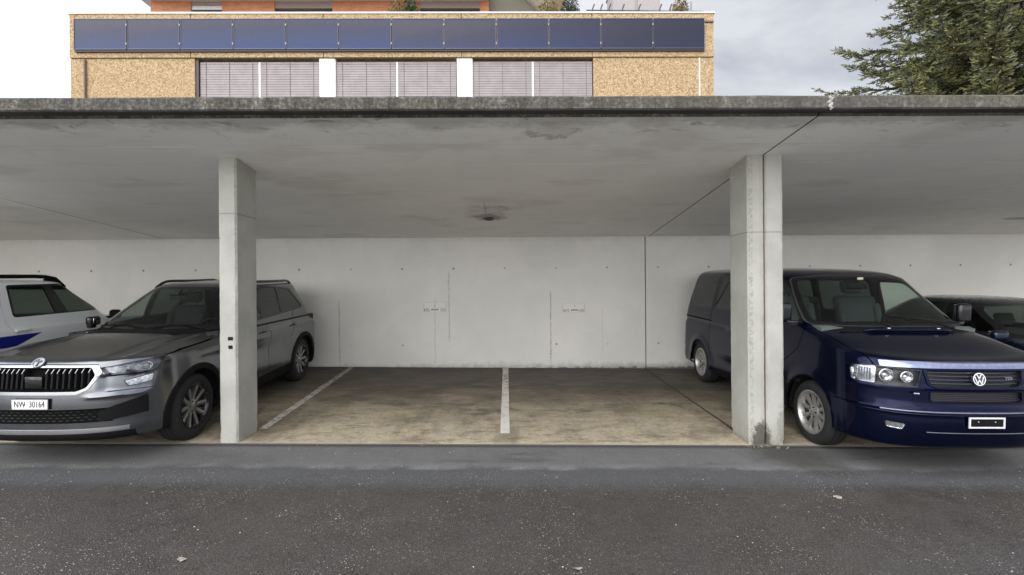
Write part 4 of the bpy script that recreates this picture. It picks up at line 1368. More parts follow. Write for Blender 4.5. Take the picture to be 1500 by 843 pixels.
        me = bpy.data.meshes.new(obname or name)
        me.from_pydata(allv, [], allf)
        me.materials.append(mat)
        if side is None:
            b2 = bmesh.new(); b2.from_mesh(me)
            bmesh.ops.remove_doubles(b2, verts=[v for v in b2.verts if abs(v.co.x) < 2e-4], dist=0.0004)
            b2.to_mesh(me); b2.free()
        me.shade_smooth()
        me.set_sharp_from_angle(angle=R(smooth))
        me.update()
        return link(obname or name, me, parent)

def arc(c, r, n, a0=0, a1=360):
    return [(c[0] + r * math.cos(R(a0 + (a1 - a0) * i / n)), c[1] + r * math.sin(R(a0 + (a1 - a0) * i / n))) for i in range(n)]
def rrect(x0, x1, y0, y1, r, n=4):
    o = []
    for cx_, cy_, a in ((x1 - r, y0 + r, -90), (x1 - r, y1 - r, 0), (x0 + r, y1 - r, 90), (x0 + r, y0 + r, 180)):
        for i in range(n + 1):
            t = R(a + 90 * i / n)
            o.append((cx_ + r * math.cos(t), cy_ + r * math.sin(t)))
    return o
def rpoly(poly, r, n=4):
    """convex outline with rounded corners"""
    o = []
    m = len(poly)
    for i in range(m):
        p = Vector(poly[i]); a = Vector(poly[i - 1]); b = Vector(poly[(i + 1) % m])
        la, lb = (a - p).length, (b - p).length
        k = min(r, la * 0.45, lb * 0.45)
        s_ = p + (a - p) / la * k; e_ = p + (b - p) / lb * k
        for j in range(n + 1):
            t = j / n
            o.append(tuple(s_ * (1 - t) ** 2 + p * 2 * t * (1 - t) + e_ * t * t))
    return o
SIDE = (0, 1)
FRONT = (1, 0)
def onside(c, n): return n.x > 0.35
def onfront(c, n): return n.y < -0.12 and c.y < 0.6

def tyre_wheel(parent, x, y, z, rad, width, rimr, style, mat, side):
    """wheel whose outer face looks along side*x: tyre > nothing, rim > spokes' hub cap"""
    w = link('wheel', None, parent)
    # the wheel part itself is the tyre mesh
    bpy.data.objects.remove(w, do_unlink=True)
    hw = width / 2
    k = side
    prof = [(-hw + .02, rimr - .012), (-hw + .004, rimr + .01), (-hw, rimr + (rad - rimr) * .5), (-hw + .012, rad - .028), (-hw + .035, rad - .006), (-hw * .4, rad), (hw * .4, rad), (hw - .035, rad - .006), (hw - .012, rad - .028), (hw, rimr + (rad - rimr) * .5), (hw - .004, rimr + .01), (hw - .02, rimr - .012)]
    mb = MB().lathe([(k * t, r) for t, r in prof], 64)
    # tread grooves as fine dark steps
    tyre = mb.build('wheel', RUB, parent, 40)
    tyre.location = (x, y, z)
    tr = MB()
    for gx_ in (-0.45, 0.0, 0.45):
        tr.lathe([(k * (gx_ * hw - .006), rad + .0012), (k * (gx_ * hw + .006), rad + .0012)], 64)
    tr.build('tread_groove', plain('groove', (0.004, 0.004, 0.004), 0.9), tyre, 0)
    # rim: lip, barrel and dish
    face = k * (hw - 0.012)
    rim = MB()
    rim.lathe([(face, rimr - .002), (face + k * .006, rimr + .006), (face + k * .007, rimr - .010), (face - k * .006, rimr - .020), (face - k * .03, rimr - .028), (face - k * .15, rimr - .045)], 64)
    rimo = rim.build('rim', BLG if style == 'paired' else mat, tyre, 50)
    bd = MB().lathe([(face - k * .055, 0.001), (face - k * .055, rimr - .034)], 40)
    bd.build('brake_shade_disc', plain('brake_shade_disc', (0.02, 0.02, 0.021), 0.6, 0.2), tyre, 0)  # brake disc set close and near-black, standing in for shade between the spokes
    sp = MB()
    def spoke(a, r0, r1, w0, w1, xo0, xo1, th, twist=0.0, mi=0):
        ca, sa = math.cos(a), math.sin(a)
        rows = []
        m = 6
        for i in range(m + 1):
            t = i / m
            r = r0 + (r1 - r0) * t
            wd = w0 + (w1 - w0) * t
            aa = a + twist * t
            xo = xo0 + (xo1 - xo0) * t * t
            d = Vector((0, math.cos(aa), math.sin(aa))); p = Vector((0, -math.sin(aa), math.cos(aa)))
            c = d * r
            rows.append([Vector((k * (xo - th), 0, 0)) + c - p * wd * .62, Vector((k * xo, 0, 0)) + c - p * wd * .5, Vector((k * (xo + .004), 0, 0)) + c, Vector((k * xo, 0, 0)) + c + p * wd * .5, Vector((k * (xo - th), 0, 0)) + c + p * wd * .62])
        vs = [q for rw in rows for q in rw]
        fs = []
        for i in range(m):
            for j in range(4):
                fs.append((i * 5 + j, i * 5 + j + 1, (i + 1) * 5 + j + 1, (i + 1) * 5 + j))
        sp.add(vs, fs, mi)
    f0 = hw - 0.030
    if style == 'paired':
        for q in range(5):
            for s_ in (-1, 1):
                a = R(72 * q + 90 + s_ * 16)
                spoke(a, 0.045, rimr - .022, 0.034, 0.036, f0 - .012, f0 + .004, .03, s_ * 0.05)
                spoke(a + s_ * 0.15, 0.07, rimr - .024, 0.022, 0.030, f0 - .022, f0 - .006, .03, s_ * 0.10, 1)
    else:
        for q in range(10):
            spoke(R(36 * q + 9), 0.05, rimr - .030, 0.030, 0.044, f0 - .020, f0 - .012, .03)
        for q in range(20):
            a = R(18 * q)
            sp.tube([(k * (f0 - .012), (rimr - .024) * math.cos(a), (rimr - .024) * math.sin(a)), (k * (f0 + .004), (rimr - .024) * math.cos(a), (rimr - .024) * math.sin(a))], .005, 6)
    sp.lathe([(k * (f0 - .05), .075), (k * (f0 - .012), .072), (k * (f0 - .004), .05), (k * (f0 + .004), .034), (k * (f0 + .005), .001)], 28)
    for q in range(5):
        a = R(72 * q + 30)
        sp.tube([(k * (f0 - .02), .052 * math.cos(a), .052 * math.sin(a)), (k * (f0 + .002), .052 * math.cos(a), .052 * math.sin(a))], .009, 6, 1)
    sp.build('spokes', [mat, BLG], tyre, 35)
    return tyre

def seat(parent, x, y, z, mat, h=0.62, head=True, w=0.50):
    mb = MB()
    T = Matrix.Translation((x, y, z))
    mb.rbox((0, -0.20, 0.06), (w, 0.52, 0.16), 0.06, 3, M=T)
    B = T @ Matrix.Translation((0, 0.06, 0.10)) @ Matrix.Rotation(R(-18), 4, 'X')
    mb.rbox((0, 0, h / 2), (w, 0.13, h), 0.06, 3, M=B)
    for s in (-1, 1):
        mb.rbox((s * w * .43, -0.04, h * .45), (0.09, 0.14, h * .75), 0.04, 3, M=B)
    s = mb.build('seat', mat, parent, 40)
    if head:
        hb = MB()
        hb.rbox((0, 0.0, h + 0.13), (0.27, 0.10, 0.18), 0.045, 3, M=B)
        for q in (-0.06, 0.06):
            hb.tube([B @ Vector((q, 0, h - 0.02)), B @ Vector((q, 0, h + 0.08))], 0.007, 6)
        hb.build('headrest', mat, s, 40)
    return s
def steering(parent, x, y, z, r=0.185, tilt=25):
    mb = MB()
    M = Matrix.Translation((x, y, z)) @ Matrix.Rotation(R(90 - tilt), 4, 'X')
    pts = [M @ Vector((r * math.cos(R(a)), r * math.sin(R(a)), 0)) for a in range(0, 361, 12)]
    mb.tube(pts, 0.016, 8, caps=False)
    for a in (180, 0, 270):
        mb.tube([M @ Vector((0, 0, 0)), M @ Vector((r * math.cos(R(a)), r * math.sin(R(a)), 0))], 0.018, 6)
    mb.rbox((0, 0, 0.01), (0.16, 0.13, 0.05), 0.02, 2, M=M)
    return mb.build('steering_wheel', BLK, parent, 40)
def well(parent, xa, xb, yc, zc, r):
    """dark half-round liner over a wheel"""
    vs, fs = [], []
    n = 20
    for i in range(n + 1):
        a = math.pi * i / n
        c, s = r * math.cos(a), r * math.sin(a)
        vs += [(xa, c, s), (xb, c, s)]
        if i: fs.append((2 * i - 2, 2 * i - 1, 2 * i + 1, 2 * i))
    k = len(vs)
    vs.append((xa, 0, 0))
    fs += [(2 * i, 2 * i + 2, k) for i in range(n)]
    o = MB().add(vs, fs).build('wheel_well', WELL, parent, 60)
    o.location = (0, yc, zc)
    return o
def on_ground(x, y):
    """rotation that lays a vehicle on the tilted yard"""
    return (math.atan(SA), -math.atan(SB), 0.0)
# ---------------------------------------------------------------- grey SUV
def grey_suv():
    X, Y = -4.28, 5.20
    t = thing('parked_car', 'grey metallic SUV with ribbed chrome-framed grille and white number plate, parked nose out', 'car', (X, Y, gz(X, Y) + 0.002), on_ground(X, Y)[:2] + (0.018,))
    keys = [
        # yf    zf     w     zs     yr    zr    Lf   nf   Lr   nr
        (-.80, .235, .84, .235, 3.58, .30, .70, 3.0, .50, 3.0),
        (-.885, .270, .905, .265, 3.68, .36, .78, 2.8, .50, 3.0),
        (-.915, .33, .915, .33, 3.73, .44, .80, 2.8, .50, 3.0),
        (-.922, .45, .925, .45, 3.76, .52, .80, 2.7, .50, 3.0),
        (-.925, .58, .932, .60, 3.775, .64, .80, 2.7, .50, 3.0),
        (-.918, .69, .938, .72, 3.75, .76, .80, 2.7, .50, 3.0),
        (-.900, .80, .940, .84, 3.72, .88, .80, 2.7, .50, 3.0),
        (-.878, .885, .936, .925, 3.70, .97, .80, 2.8, .50, 3.0),
        (-.858, .935, .925, .972, 3.69, 1.02, .80, 2.9, .50, 3.0),
        (-.815, .978, .908, .995, 3.68, 1.05, .80, 3.2, .50, 3.0),
        (-.55, 1.010, .892, 1.012, 3.67, 1.07, .85, 3.6, .50, 3.0),
        (-.10, 1.070, .878, 1.030, 3.66, 1.09, .85, 4.0, .50, 3.0),
        (.42, 1.118, .866, 1.045, 3.65, 1.105, .80, 4.0, .50, 3.0),
        (.52, 1.128, .860, 1.056, 3.64, 1.115, .80, 3.4, .50, 3.0),
        (.72, 1.255, .815, 1.19, 3.575, 1.24, .80, 3.3, .45, 3.2),
        (.98, 1.415, .750, 1.36, 3.48, 1.40, .80, 3.3, .42, 3.2),
        (1.24, 1.555, .683, 1.515, 3.38, 1.55, .75, 3.3, .38, 3.2),
        (1.38, 1.612, .645, 1.585, 3.34, 1.612, .70, 3.3, .35, 3.4),
        (1.55, 1.645, .575, 1.63, 3.28, 1.640, .60, 3.2, .35, 3.2),
        (1.85, 1.665, .40, 1.66, 3.00, 1.662, .50, 2.6, .40, 2.8),
        (2.20, 1.675, .12, 1.674, 2.70, 1.674, .20, 2.2, .20, 2.2),
        (2.42, 1.676, .004, 1.676, 2.48, 1.676, .02, 2.0, .02, 2.0)]
    def warp(x, y, z):
        if y < 0: y *= 0.925
        if y > 2.9: y = 2.9 + (y - 2.9) * .78
        ss = lambda v, a, b: max(0.0, min(1.0, (v - a) / (b - a))) ** 2 * (3 - 2 * max(0.0, min(1.0, (v - a) / (b - a))))
        if y < .5 and z > .96:       # raised middle of the bonnet and two creases
            k = ss(z, .965, 1.0)
            z += .011 * k * (1 - ss(x, .455, .49)) + .006 * k * math.exp(-((x - .66) / .03) ** 2)
        if y < 0:                    # folded bumper: recess round the lower lamps, ridge above the intake
            y += .022 * ss(x, .50, .56) * ss(z, .690, .715) * (1 - ss(z, .835, .85)) * (1 - ss(x, .78, .86))
            y -= .014 * math.exp(-((z - .660) / .012) ** 2) * ss(x, .40, .5) * (1 - ss(x, .76, .84))
        # shoulder crease, sill tuck and wheel-arch bulge
        if x > 0.5:
            x += 0.012 * math.exp(-((z - .93) / .05) ** 2) * (1 if 0 < y < 3.4 else .3)
            x -= 0.028 * math.exp(-((z - .72) / .13) ** 2) * max(0, min(1, (y - .5) / .3)) * max(0, min(1, (2.4 - y) / .3))
            for yc in (0.0, 2.79):
                d = math.hypot(y - yc, z - .36)
                x += 0.009 * math.exp(-((d - .44) / .10) ** 2)
        return (x, y, z)
    s = Shell(keys, 150, 50, 60, 26, warp)
    # wheel arches with black cladding
    for yc in (0.0, 2.79):
        s.carve('arch_trim%d' % (yc > 1), arc((yc, .36), .465, 40), SIDE, lambda c, n: c.x > .55 and n.x > .1)
        s.carve('void', arc((yc, .36), .405, 40), SIDE, lambda c, n: c.x > .55)
    s.carve('sill_trim', [(.30, .1), (2.5, .1), (2.5, .40), (.30, .36)], SIDE, onside, only=('body',))
    # side windows
    s.carve('window_trim', rpoly([(.62, 1.095), (3.03, 1.205), (3.09, 1.245), (2.86, 1.545), (2.2, 1.60), (1.50, 1.575), (1.30, 1.50)], .05), SIDE, onside)
    s.carve('side_window', rpoly([(.80, 1.128), (1.62, 1.165), (1.62, 1.565), (1.50, 1.555), (1.33, 1.49)], .04), SIDE, onside)
    s.carve('rear_door_window', rpoly([(1.72, 1.17), (2.24, 1.192), (2.38, 1.570), (2.1, 1.578), (1.72, 1.572)], .04), SIDE, onside)
    s.carve('quarter_window', rpoly([(2.36, 1.198), (2.98, 1.228), (3.02, 1.25), (2.80, 1.525), (2.48, 1.565)], .04), SIDE, onside)
    # windscreen
    def ws(c, n): return n.y < -0.2 and n.z > 0.25 and c.z > 1.12
    s.carve('windscreen_frit', rpoly([(-.80, 1.125), (.80, 1.125), (.725, 1.36), (.615, 1.575), (.3, 1.60), (-.3, 1.60), (-.615, 1.575), (-.725, 1.36)], .05), FRONT, ws)
    s.carve('windscreen', rpoly([(-.755, 1.165), (.755, 1.165), (.69, 1.36), (.585, 1.55), (.3, 1.572), (-.3, 1.572), (-.585, 1.55), (-.69, 1.36)], .07), FRONT, ws)
    s.carve('cowl', [(-.80, 1.085), (.80, 1.085), (.78, 1.145), (-.78, 1.145)], FRONT, lambda c, n: c.y > .25 and c.y < 1.0 and c.z < 1.16, only=('body',))
    # front end
    def nose(c, n): return c.y < 0.0 and n.y < -0.05
    D45 = (1, 1)
    # grille frame and mouth (hexagon)
    s.carve('grille_frame', rpoly([(-.545, .885), (-.51, .938), (.51, .938), (.545, .885), (.455, .735), (.37, .688), (-.37, .688), (-.455, .735)], .02), FRONT, nose)
    s.carve('grille', rpoly([(-.495, .855), (-.46, .925), (.46, .925), (.495, .855), (.44, .748), (.365, .716), (-.365, .716), (-.44, .748)], .02), FRONT, nose)
    # headlights and the small lamps below
    s.lamp('headlight', rpoly([(-.165, .922), (.065, .948), (.324, .976), (.30, .94), (.234, .866), (.085, .850), (-.122, .853)], .012), D45, lambda c, n: c.y < .1 and c.x > .4)
    s.lamp('fog_lamp', rpoly([(-.0, .785), (.225, .828), (.205, .765), (.03, .735)], .010), D45, lambda c, n: c.y < .1 and c.x > .4)
    # lower intake, its winglets and the silver chin
    s.carve('lower_intake', [(-.62, .43), (.62, .43), (.66, .555), (-.66, .555)], FRONT, nose, only=('body',))
    s.carve('bumper_winglet', [(-.19, .43), (.173, .475), (.175, .60), (.165, .655), (.11, .645), (-.068, .575), (-.19, .54)], D45, lambda c, n: c.y < .0 and c.x > .45, only=('body', 'lower_intake'))
    s.carve('chin', [(-.72, .335), (.72, .335), (.72, .372), (-.72, .372)], FRONT, nose, only=('body',))
    s.carve('chin_dark', [(-.75, .20), (.75, .20), (.75, .325), (-.75, .325)], FRONT, nose, only=('body',))
    # tail lamp
    s.lamp('tail_light', rpoly([(3.16, 1.02), (3.55, .97), (3.60, 1.10), (3.20, 1.10)], .02), SIDE, lambda c, n: n.x > .1 and c.y > 3)
    # shut lines
    s.gap([(.0, .955), (.30, .952), (.50, .946)], .007, FRONT, nose)
    s.gap([(-.12, .70), (.05, .705), (.235, .70)], .006, D45, lambda c, n: c.y < .1 and c.x > .5)
    GW = .009
    s.gap([(1.60, .40), (1.64, .75), (1.66, 1.08)], GW, SIDE, onside)
    s.gap([(.56, .42), (.50, .75), (.60, 1.04)], GW, SIDE, onside)
    s.gap([(2.42, .95), (2.66, 1.19)], GW, SIDE, onside)
    s.gap([(2.33, .80), (2.42, .95)], GW, SIDE, onside)
    s.gap([(.40, 1.035), (-.20, 1.005), (-.42, .985)], GW, SIDE, lambda c, n: n.x > .1)
    P = paint('grey_metallic', (0.18, 0.186, 0.198), 0.97, 0.21, .25)
    ex = s.extract
    ex('body', t, P)
    for sd in (1, -1):
        ex('arch_trim0', t, BLK, .010, .03, sd, 'arch_trim'); ex('arch_trim1', t, BLK, .010, .03, sd, 'arch_trim')
        ex('sill_trim', t, BLK, .006, .02, sd)
        tr = ex('window_trim', t, BLG, .001, .02, sd)
        ex('side_window', t, SGL, -.004, .012, sd, 'side_window')
        ex('rear_door_window', t, DGL, -.004, .012, sd, 'side_window')
        ex('quarter_window', t, DGL, -.004, .012, sd, 'side_window')
        for q in ('headlight', 'fog_lamp', 'tail_light'): ex(q + '_seal', t, BLG, -.001, .01, sd, 'lamp_seal')
        h = ex('headlight', t, plain('headlamp_bowl', (0.26, 0.26, 0.27), 0.25, 0.85, var=.5, scale=16), -.045, -.002, sd)
        ex('headlight', h, LENS, .002, .012, sd, 'lens')
        mb = MB()
        for (hx, hy, hz, r) in ((.66, -.645, .885, .032), (.73, -.605, .893, .036), (.80, -.545, .902, .038)):
            n = Vector((.35, -.93, .05)).normalized()
            M = Matrix.Translation((hx * sd, hy, hz)) @ Vector((n.x * sd, n.y, n.z)).to_track_quat('Z', 'Y').to_matrix().to_4x4()
            mb.lathe([(-.03, .004), (-.022, r * .5), (-.008, r * .85), (.006, r), (.008, r * .9)], 20, M=M, axis='z')
        mb.build('projector', LAMP, h, 50)
        # running-light bar
        f = ex('fog_lamp', t, LAMP, -.012, -.002, sd, 'fog_lamp')
        ex('fog_lamp', f, LENS, .002, .01, sd, 'lens')
        ex('bumper_winglet', t, BLK, .004, .03, sd, 'bumper_trim')
        ex('tail_light', t, plain('tail_red', (0.22, 0.02, 0.02), 0.15), .004, .01, sd)
    ex('windscreen_frit', t, BLG, .0, .01, None, 'windscreen_frame')
    ex('windscreen', t, WGL, .001, .006)
    ex('cowl', t, BLK, -.006, .01)
    gf = ex('grille_frame', t, plain('frame_satin', (.40, .40, .41), .24, 1.0, .03), .010, .035, None, 'grille_frame', 30)
    gr = ex('grille', t, plain('grille_back', (0.004, 0.004, 0.004), 0.8, Specular_IOR_Level=0.1), -.055, -.002, None, 'grille')
    ex('lower_intake', t, plain('intake_dark', (0.006, 0.006, 0.006), 0.8, Specular_IOR_Level=0.1), -.03, -.002)
    ex('chin', t, SAT, .008, .02, None, 'skid_plate')
    ex('chin_dark', t, BLK, .0, .01, None, 'lower_lip')
    # grille ribs: paired vertical bars with highlights painted as bright slivers at their tops
    rb, rc = MB(), MB()
    xs = [(-1) ** q * (.105 + .047 * (q // 2)) for q in range(18)]
    for x in xs:
        a = abs(x)
        zt = .915; zb = .732 + max(0, (a - .40)) * 1.2
        if a > .455: continue
        yfr = -.835 + .16 * (a / .6) ** 3.0 * .9
        sgn = 1 if x > 0 else -1
        lean = .022
        rb.add([(x - .014, yfr + .045, zt), (x + .014, yfr + .045, zt), (x + .008, yfr + .012, zt - .02), (x - .008, yfr + .012, zt - .02),
                (x - .014, yfr + .03, zb), (x + .014, yfr + .03, zb), (x + .008, yfr - .006, zb + .01), (x - .008, yfr - .006, zb + .01)],
               [(0, 1, 2, 3), (3, 2, 6, 7), (0, 3, 7, 4), (1, 5, 6, 2), (4, 7, 6, 5)])
        rc.add([(x + .004, yfr + .020, zt + .002), (x + .011 , yfr + .020, zt + .002), (x + .001, yfr + .000, zt - .036), (x - .004, yfr + .000, zt - .036)], [(0, 1, 2, 3)])
        
    rbo = rb.build('ribs', BLK, gr, 0)
    rc.build('rib_glints', plain('rib_glint_silver', (.26, .26, .27), .3, .9), rbo.parent, 0)
    MB().rbox((0, -.828, .800), (.155, .03, .11), .012, 2).build('radar_cover', BLG, gr)
    # honeycomb bars of the lower intake
    hc = MB()
    for r_ in range(4):
        z = .440 + .026 * r_
        for q in range(-11, 12):
            x = q * .056 + (.028 if r_ % 2 else 0)
            yy = -.834 + .16 * (abs(x) / .66) ** 3
            hc.add([(x - .024, yy, z), (x - .014, yy - .008, z + .008), (x + .014, yy - .008, z + .008), (x + .024, yy, z), (x + .014, yy - .004, z + .013), (x - .014, yy - .004, z + .013)], [(0, 1, 2, 3, 4, 5)])
    hc.build('honeycomb', plain('honeycomb', (0.016, 0.016, 0.017), 0.5, Specular_IOR_Level=0.2), bpy.data.objects['lower_intake'], 0)
    # badge: ring with a winged arrow
    bd = MB()
    bc = Vector((0, -.785, .968))
    M = Matrix.Translation(bc) @ Matrix.Rotation(R(48), 4, 'X')
    bd.lathe([(-.004, .001), (.003, .001), (.003, .040), (.009, .042), (.009, .050), (-.004, .052)], 40, M=M, axis='z')
    bo_ = bd.build('badge', plain('badge_silver', (.36, .36, .37), .3, .9), t, 30)
    ar = MB()
    def P2(pl): ar.prism(pl, 'z', .0045, .0075, M=M)
    P2([(-.004, -.034), (.006, -.034), (.006, .0), (-.004, .0)])
    P2([(-.012, -.026), (.001, -.040), (.014, -.026)])
    for q in range(3):
        P2([(-.006, .004 + q * .010), (-.030 + q * .006, .012 + q * .010), (-.026 + q * .006, .018 + q * .009), (-.004, .011 + q * .010)])
    P2([(.004, .002), (.026, .012), (.020, .026), (.004, .014)])
    ar.build('winged_arrow', plain('badge_dark', (0.03, 0.03, 0.032), 0.3), bo_, 0)
    # number plate
    pm = MB().rbox((0, -.875, .612), (.310, .012, .088), .005, 2)
    pl = pm.build('number_plate', plain('plate_white', (0.80, 0.79, 0.76), 0.35, var=0.03), t)
    pl.rotation_euler = (0, 0, 0)
    tm = text_mesh('plate_text', 'NW  30164', .074, .0008)
    tm.materials.append(plain('plate_ink', (0.02, 0.02, 0.02), 0.5))
    to = link('plate_text', tm, pl)
    to.location = (0, -.8822, .613); to.rotation_euler = (R(90), 0, 0); to.scale = (.74, 1.05, 1)
    MB().tube([(-.041, -.881, .613), (-.041, -.8830, .613)], .007, 10).build('plate_dot', tm.materials[0], pl, 0)
    MB().rbox((0, -.864, .612), (.318, .012, .096), .004, 2).build('plate_holder', BLK, pl)
    # roof rails
    for sd in (1, -1):
        pts = []
        for i in range(15):
            u = i / 14
            yy = 1.55 + (3.12 - 1.55) * u
            h = .045 * min(1, math.sin(math.pi * min(u, 1 - u) * 3.2) if min(u, 1 - u) < .156 else 1)
            pts.append((sd * (.585 + .02 * math.sin(math.pi * u)), yy, s.height(.585 + .02 * math.sin(math.pi * u), yy) + h))
        MB().tube(pts, [.016] + [.020] * 13 + [.014], 8).build('roof_rail', BLG, t, 50)
    # door mirrors
    for sd in (1, -1):
        m = MB().rbox((sd * .905, .90, 1.18), (.085, .17, .115), .035, 4)
        mo = m.build('door_mirror', BLG, t, 40)
        MB().rbox((sd * .885, .85, 1.125), (.07, .09, .06), .02, 2).build('mirror_arm', BLK, mo)
        MB().rbox((sd * .862, .905, 1.18), (.006, .11, .07), .003, 2).build('mirror_glass', plain('mirror_silver', (.7, .7, .7), .03, 1.0, .0), mo)
    # door handles
    for sd in (1, -1):
        for yy in (1.50, 2.46):
            h = MB().rbox((sd * .947, yy, 1.0), (.028, .20, .032), .012, 3)
            ho = h.build('door_handle', P, t, 40)
    # wipers
    for (xa, xb) in ((-.58, .02), (-.05, .60)):
        w = MB().tube([(xa, .62, 1.155), ((xa + xb) / 2, .60, 1.165), (xb, .64, 1.168)], .008, 6)
        w.tube([((xa + xb) / 2, .605, 1.17), (xb if xa < -.3 else xa + .05, .52, 1.13)], .010, 6)
        w.build('wiper', BLK, t)
    # wheels
    for yc in (0, 2.79):
        for sd in (1, -1):
            tyre_wheel(t, sd * .795, yc, .357, .357, .235, .243, 'paired', ALLOY, sd)
            well(t, sd * .50, sd * .88, yc, .36, .43)
    ub = MB().box(-.64, .64, -.45, 3.2, .23, .30).box(-.5, .5, -.70, -.452, .28, .62)
    ub.build('underbody', WELL, t, 0)
    # cabin
    cab = MB().box(-.64, .64, .30, 3.30, .31, .62).box(-.80, .80, 3.0, 3.25, .80, 1.05).box(-.86, -.80, .5, 3.4, .6, 1.08).box(.80, .86, .5, 3.4, .6, 1.08)
    cab.build('cabin_floor', INT, t, 0)
    d = MB().prism([(.45, .60), (1.10, .62), (1.12, 1.00), (.95, 1.06), (.60, 1.085), (.45, 1.06)], 'x', -.80, .80)
    d.build('dashboard', DASH, t, 30)
    for x in (-.38, .38): seat(t, x, 1.72, .58, SEAT, .66)
    seat(t, 0, 2.62, .58, SEAT, .62, False, 1.30)
    for x in (-.42, .42): MB().rbox((x, 2.86, 1.32), (.26, .10, .16), .04, 3).build('rear_headrest', SEAT, t, 40)
    steering(t, .38, 1.13, 1.02)
    MB().rbox((0, 1.13, 1.47), (.23, .04, .07), .018, 3).tube([(0, 1.13, 1.5), (0, 1.20, 1.57)], .01, 6).build('rear_view_mirror', BLK, t, 40)
    return t
grey_suv()
# ---------------------------------------------------------------- dark blue van
def blue_van():
    X, Y = 4.17, 5.15
    t = thing('parked_van', 'dark blue van with twin round headlamps and an empty plate frame, beside the twin pillar', 'van', (X, Y, gz(X, Y) + 0.002), on_ground(X, Y))
    keys = [
        # yf    zf     w     zs     yr    zr    Lf   nf   Lr   nr
        (-.86, .27, .84, .26, 3.68, .30, .55, 3.0, .25, 3.5),
        (-.955, .30, .905, .29, 3.74, .36, .60, 2.9, .25, 3.5),
        (-.985, .38, .915, .38, 3.78, .44, .62, 2.9, .25, 3.5),
        (-.995, .50, .918, .50, 3.79, .52, .62, 2.9, .25, 3.5),
        (-.990, .595, .919, .595, 3.785, .60, .62, 2.9, .25, 3.5),
        (-.955, .622, .920, .625, 3.73, .66, .60, 2.9, .22, 4.0),
        (-.935, .68, .921, .70, 3.725, .74, .58, 2.9, .22, 4.0),
        (-.925, .80, .921, .82, 3.72, .86, .58, 2.9, .22, 4.0),
        (-.905, .93, .919, .95, 3.715, .98, .58, 3.0, .22, 4.0),
        (-.890, .985, .915, 1.01, 3.71, 1.05, .60, 3.0, .22, 4.0),
        (-.862, 1.032, .910, 1.06, 3.70, 1.10, .61, 3.1, .22, 4.0),
        (-.800, 1.058, .906, 1.10, 3.698, 1.13, .64, 3.3, .22, 4.0),
        (-.66, 1.085, .900, 1.13, 3.695, 1.17, .66, 3.6, .22, 4.0),
        (-.36, 1.185, .893, 1.19, 3.69, 1.22, .60, 4.2, .22, 4.0),
        (-.10, 1.262, .885, 1.235, 3.685, 1.26, .46, 4.4, .22, 4.0),
        (-.06, 1.280, .880, 1.262, 3.68, 1.285, .44, 3.6, .22, 4.0),
        (.16, 1.46, .842, 1.43, 3.645, 1.46, .44, 3.2, .20, 4.0),
        (.38, 1.635, .800, 1.60, 3.61, 1.63, .44, 3.2, .20, 4.0),
        (.55, 1.765, .762, 1.745, 3.58, 1.765, .42, 3.2, .20, 4.0),
        (.66, 1.825, .725, 1.815, 3.565, 1.835, .40, 3.2, .20, 4.0),
        (.86, 1.875, .655, 1.868, 3.53, 1.885, .40, 3.0, .22, 4.0),
        (1.20, 1.905, .48, 1.904, 3.40, 1.912, .36, 2.6, .30, 3.4),
        (1.7, 1.922, .20, 1.922, 3.0, 1.922, .30, 2.4, .30, 2.6),
        (2.2, 1.926, .004, 1.926, 2.4, 1.926, .02, 2.0, .02, 2.0)]
    def warp(x, y, z):
        if y < 0:
            y -= .010 * math.exp(-((z - .812) / .010) ** 2) + .012 * math.exp(-((z - .600) / .012) ** 2)
        if x > 0.5:
            x -= 0.016 * math.exp(-((z - 1.02) / .035) ** 2) * max(0, min(1, (y - 1.9) / .1))
            x -= 0.012 * math.exp(-((z - .50) / .10) ** 2) * max(0, min(1, (y - .6) / .2))
            for yc in (0.0, 2.92):
                d = math.hypot(y - yc, z - .345)
                x += 0.014 * math.exp(-((d - .40) / .06) ** 2)
        return (x, y, z)
    s = Shell(keys, 150, 50, 60, 22, warp)
    for yc in (0.0, 2.92):
        s.carve('void', arc((yc, .345), .385, 40), SIDE, lambda c, n: c.x > .55)
    # side glazing
    s.carve('window_trim0', rpoly([(.20, 1.275), (1.24, 1.275), (1.24, 1.775), (.76, 1.765), (.62, 1.70)], .05), SIDE, onside)
    s.carve('side_window', rpoly([(.28, 1.305), (1.20, 1.305), (1.20, 1.745), (.80, 1.735), (.68, 1.68)], .05), SIDE, onside)
    s.carve('window_trim1', rpoly([(1.36, 1.275), (2.50, 1.275), (2.50, 1.775), (1.36, 1.775)], .06), SIDE, onside)
    s.carve('rear_door_window', rpoly([(1.39, 1.30), (2.47, 1.30), (2.47, 1.75), (1.39, 1.75)], .05), SIDE, onside)
    s.carve('window_trim2', rpoly([(2.60, 1.275), (3.53, 1.275), (3.45, 1.775), (2.60, 1.775)], .06), SIDE, onside)
    s.carve('quarter_window', rpoly([(2.63, 1.30), (3.49, 1.30), (3.42, 1.75), (2.63, 1.75)], .05), SIDE, onside)
    # sliding-door rail
    s.carve('rail_slot', [(2.50, 1.075), (3.55, 1.075), (3.55, 1.095), (2.50, 1.095)], SIDE, onside, only=('body',))
    def ws(c, n): return n.y < -0.2 and n.z > 0.2 and c.z > 1.26
    s.carve('screen_trim', rpoly([(-.856, 1.280), (.856, 1.280), (.810, 1.46), (.708, 1.789), (.35, 1.824), (-.35, 1.824), (-.708, 1.789), (-.810, 1.46)], .05), FRONT, ws)
    s.carve('windscreen_frit', rpoly([(-.845, 1.283), (.845, 1.283), (.80, 1.46), (.70, 1.785), (.35, 1.82), (-.35, 1.82), (-.70, 1.785), (-.80, 1.46)], .05), FRONT, ws)
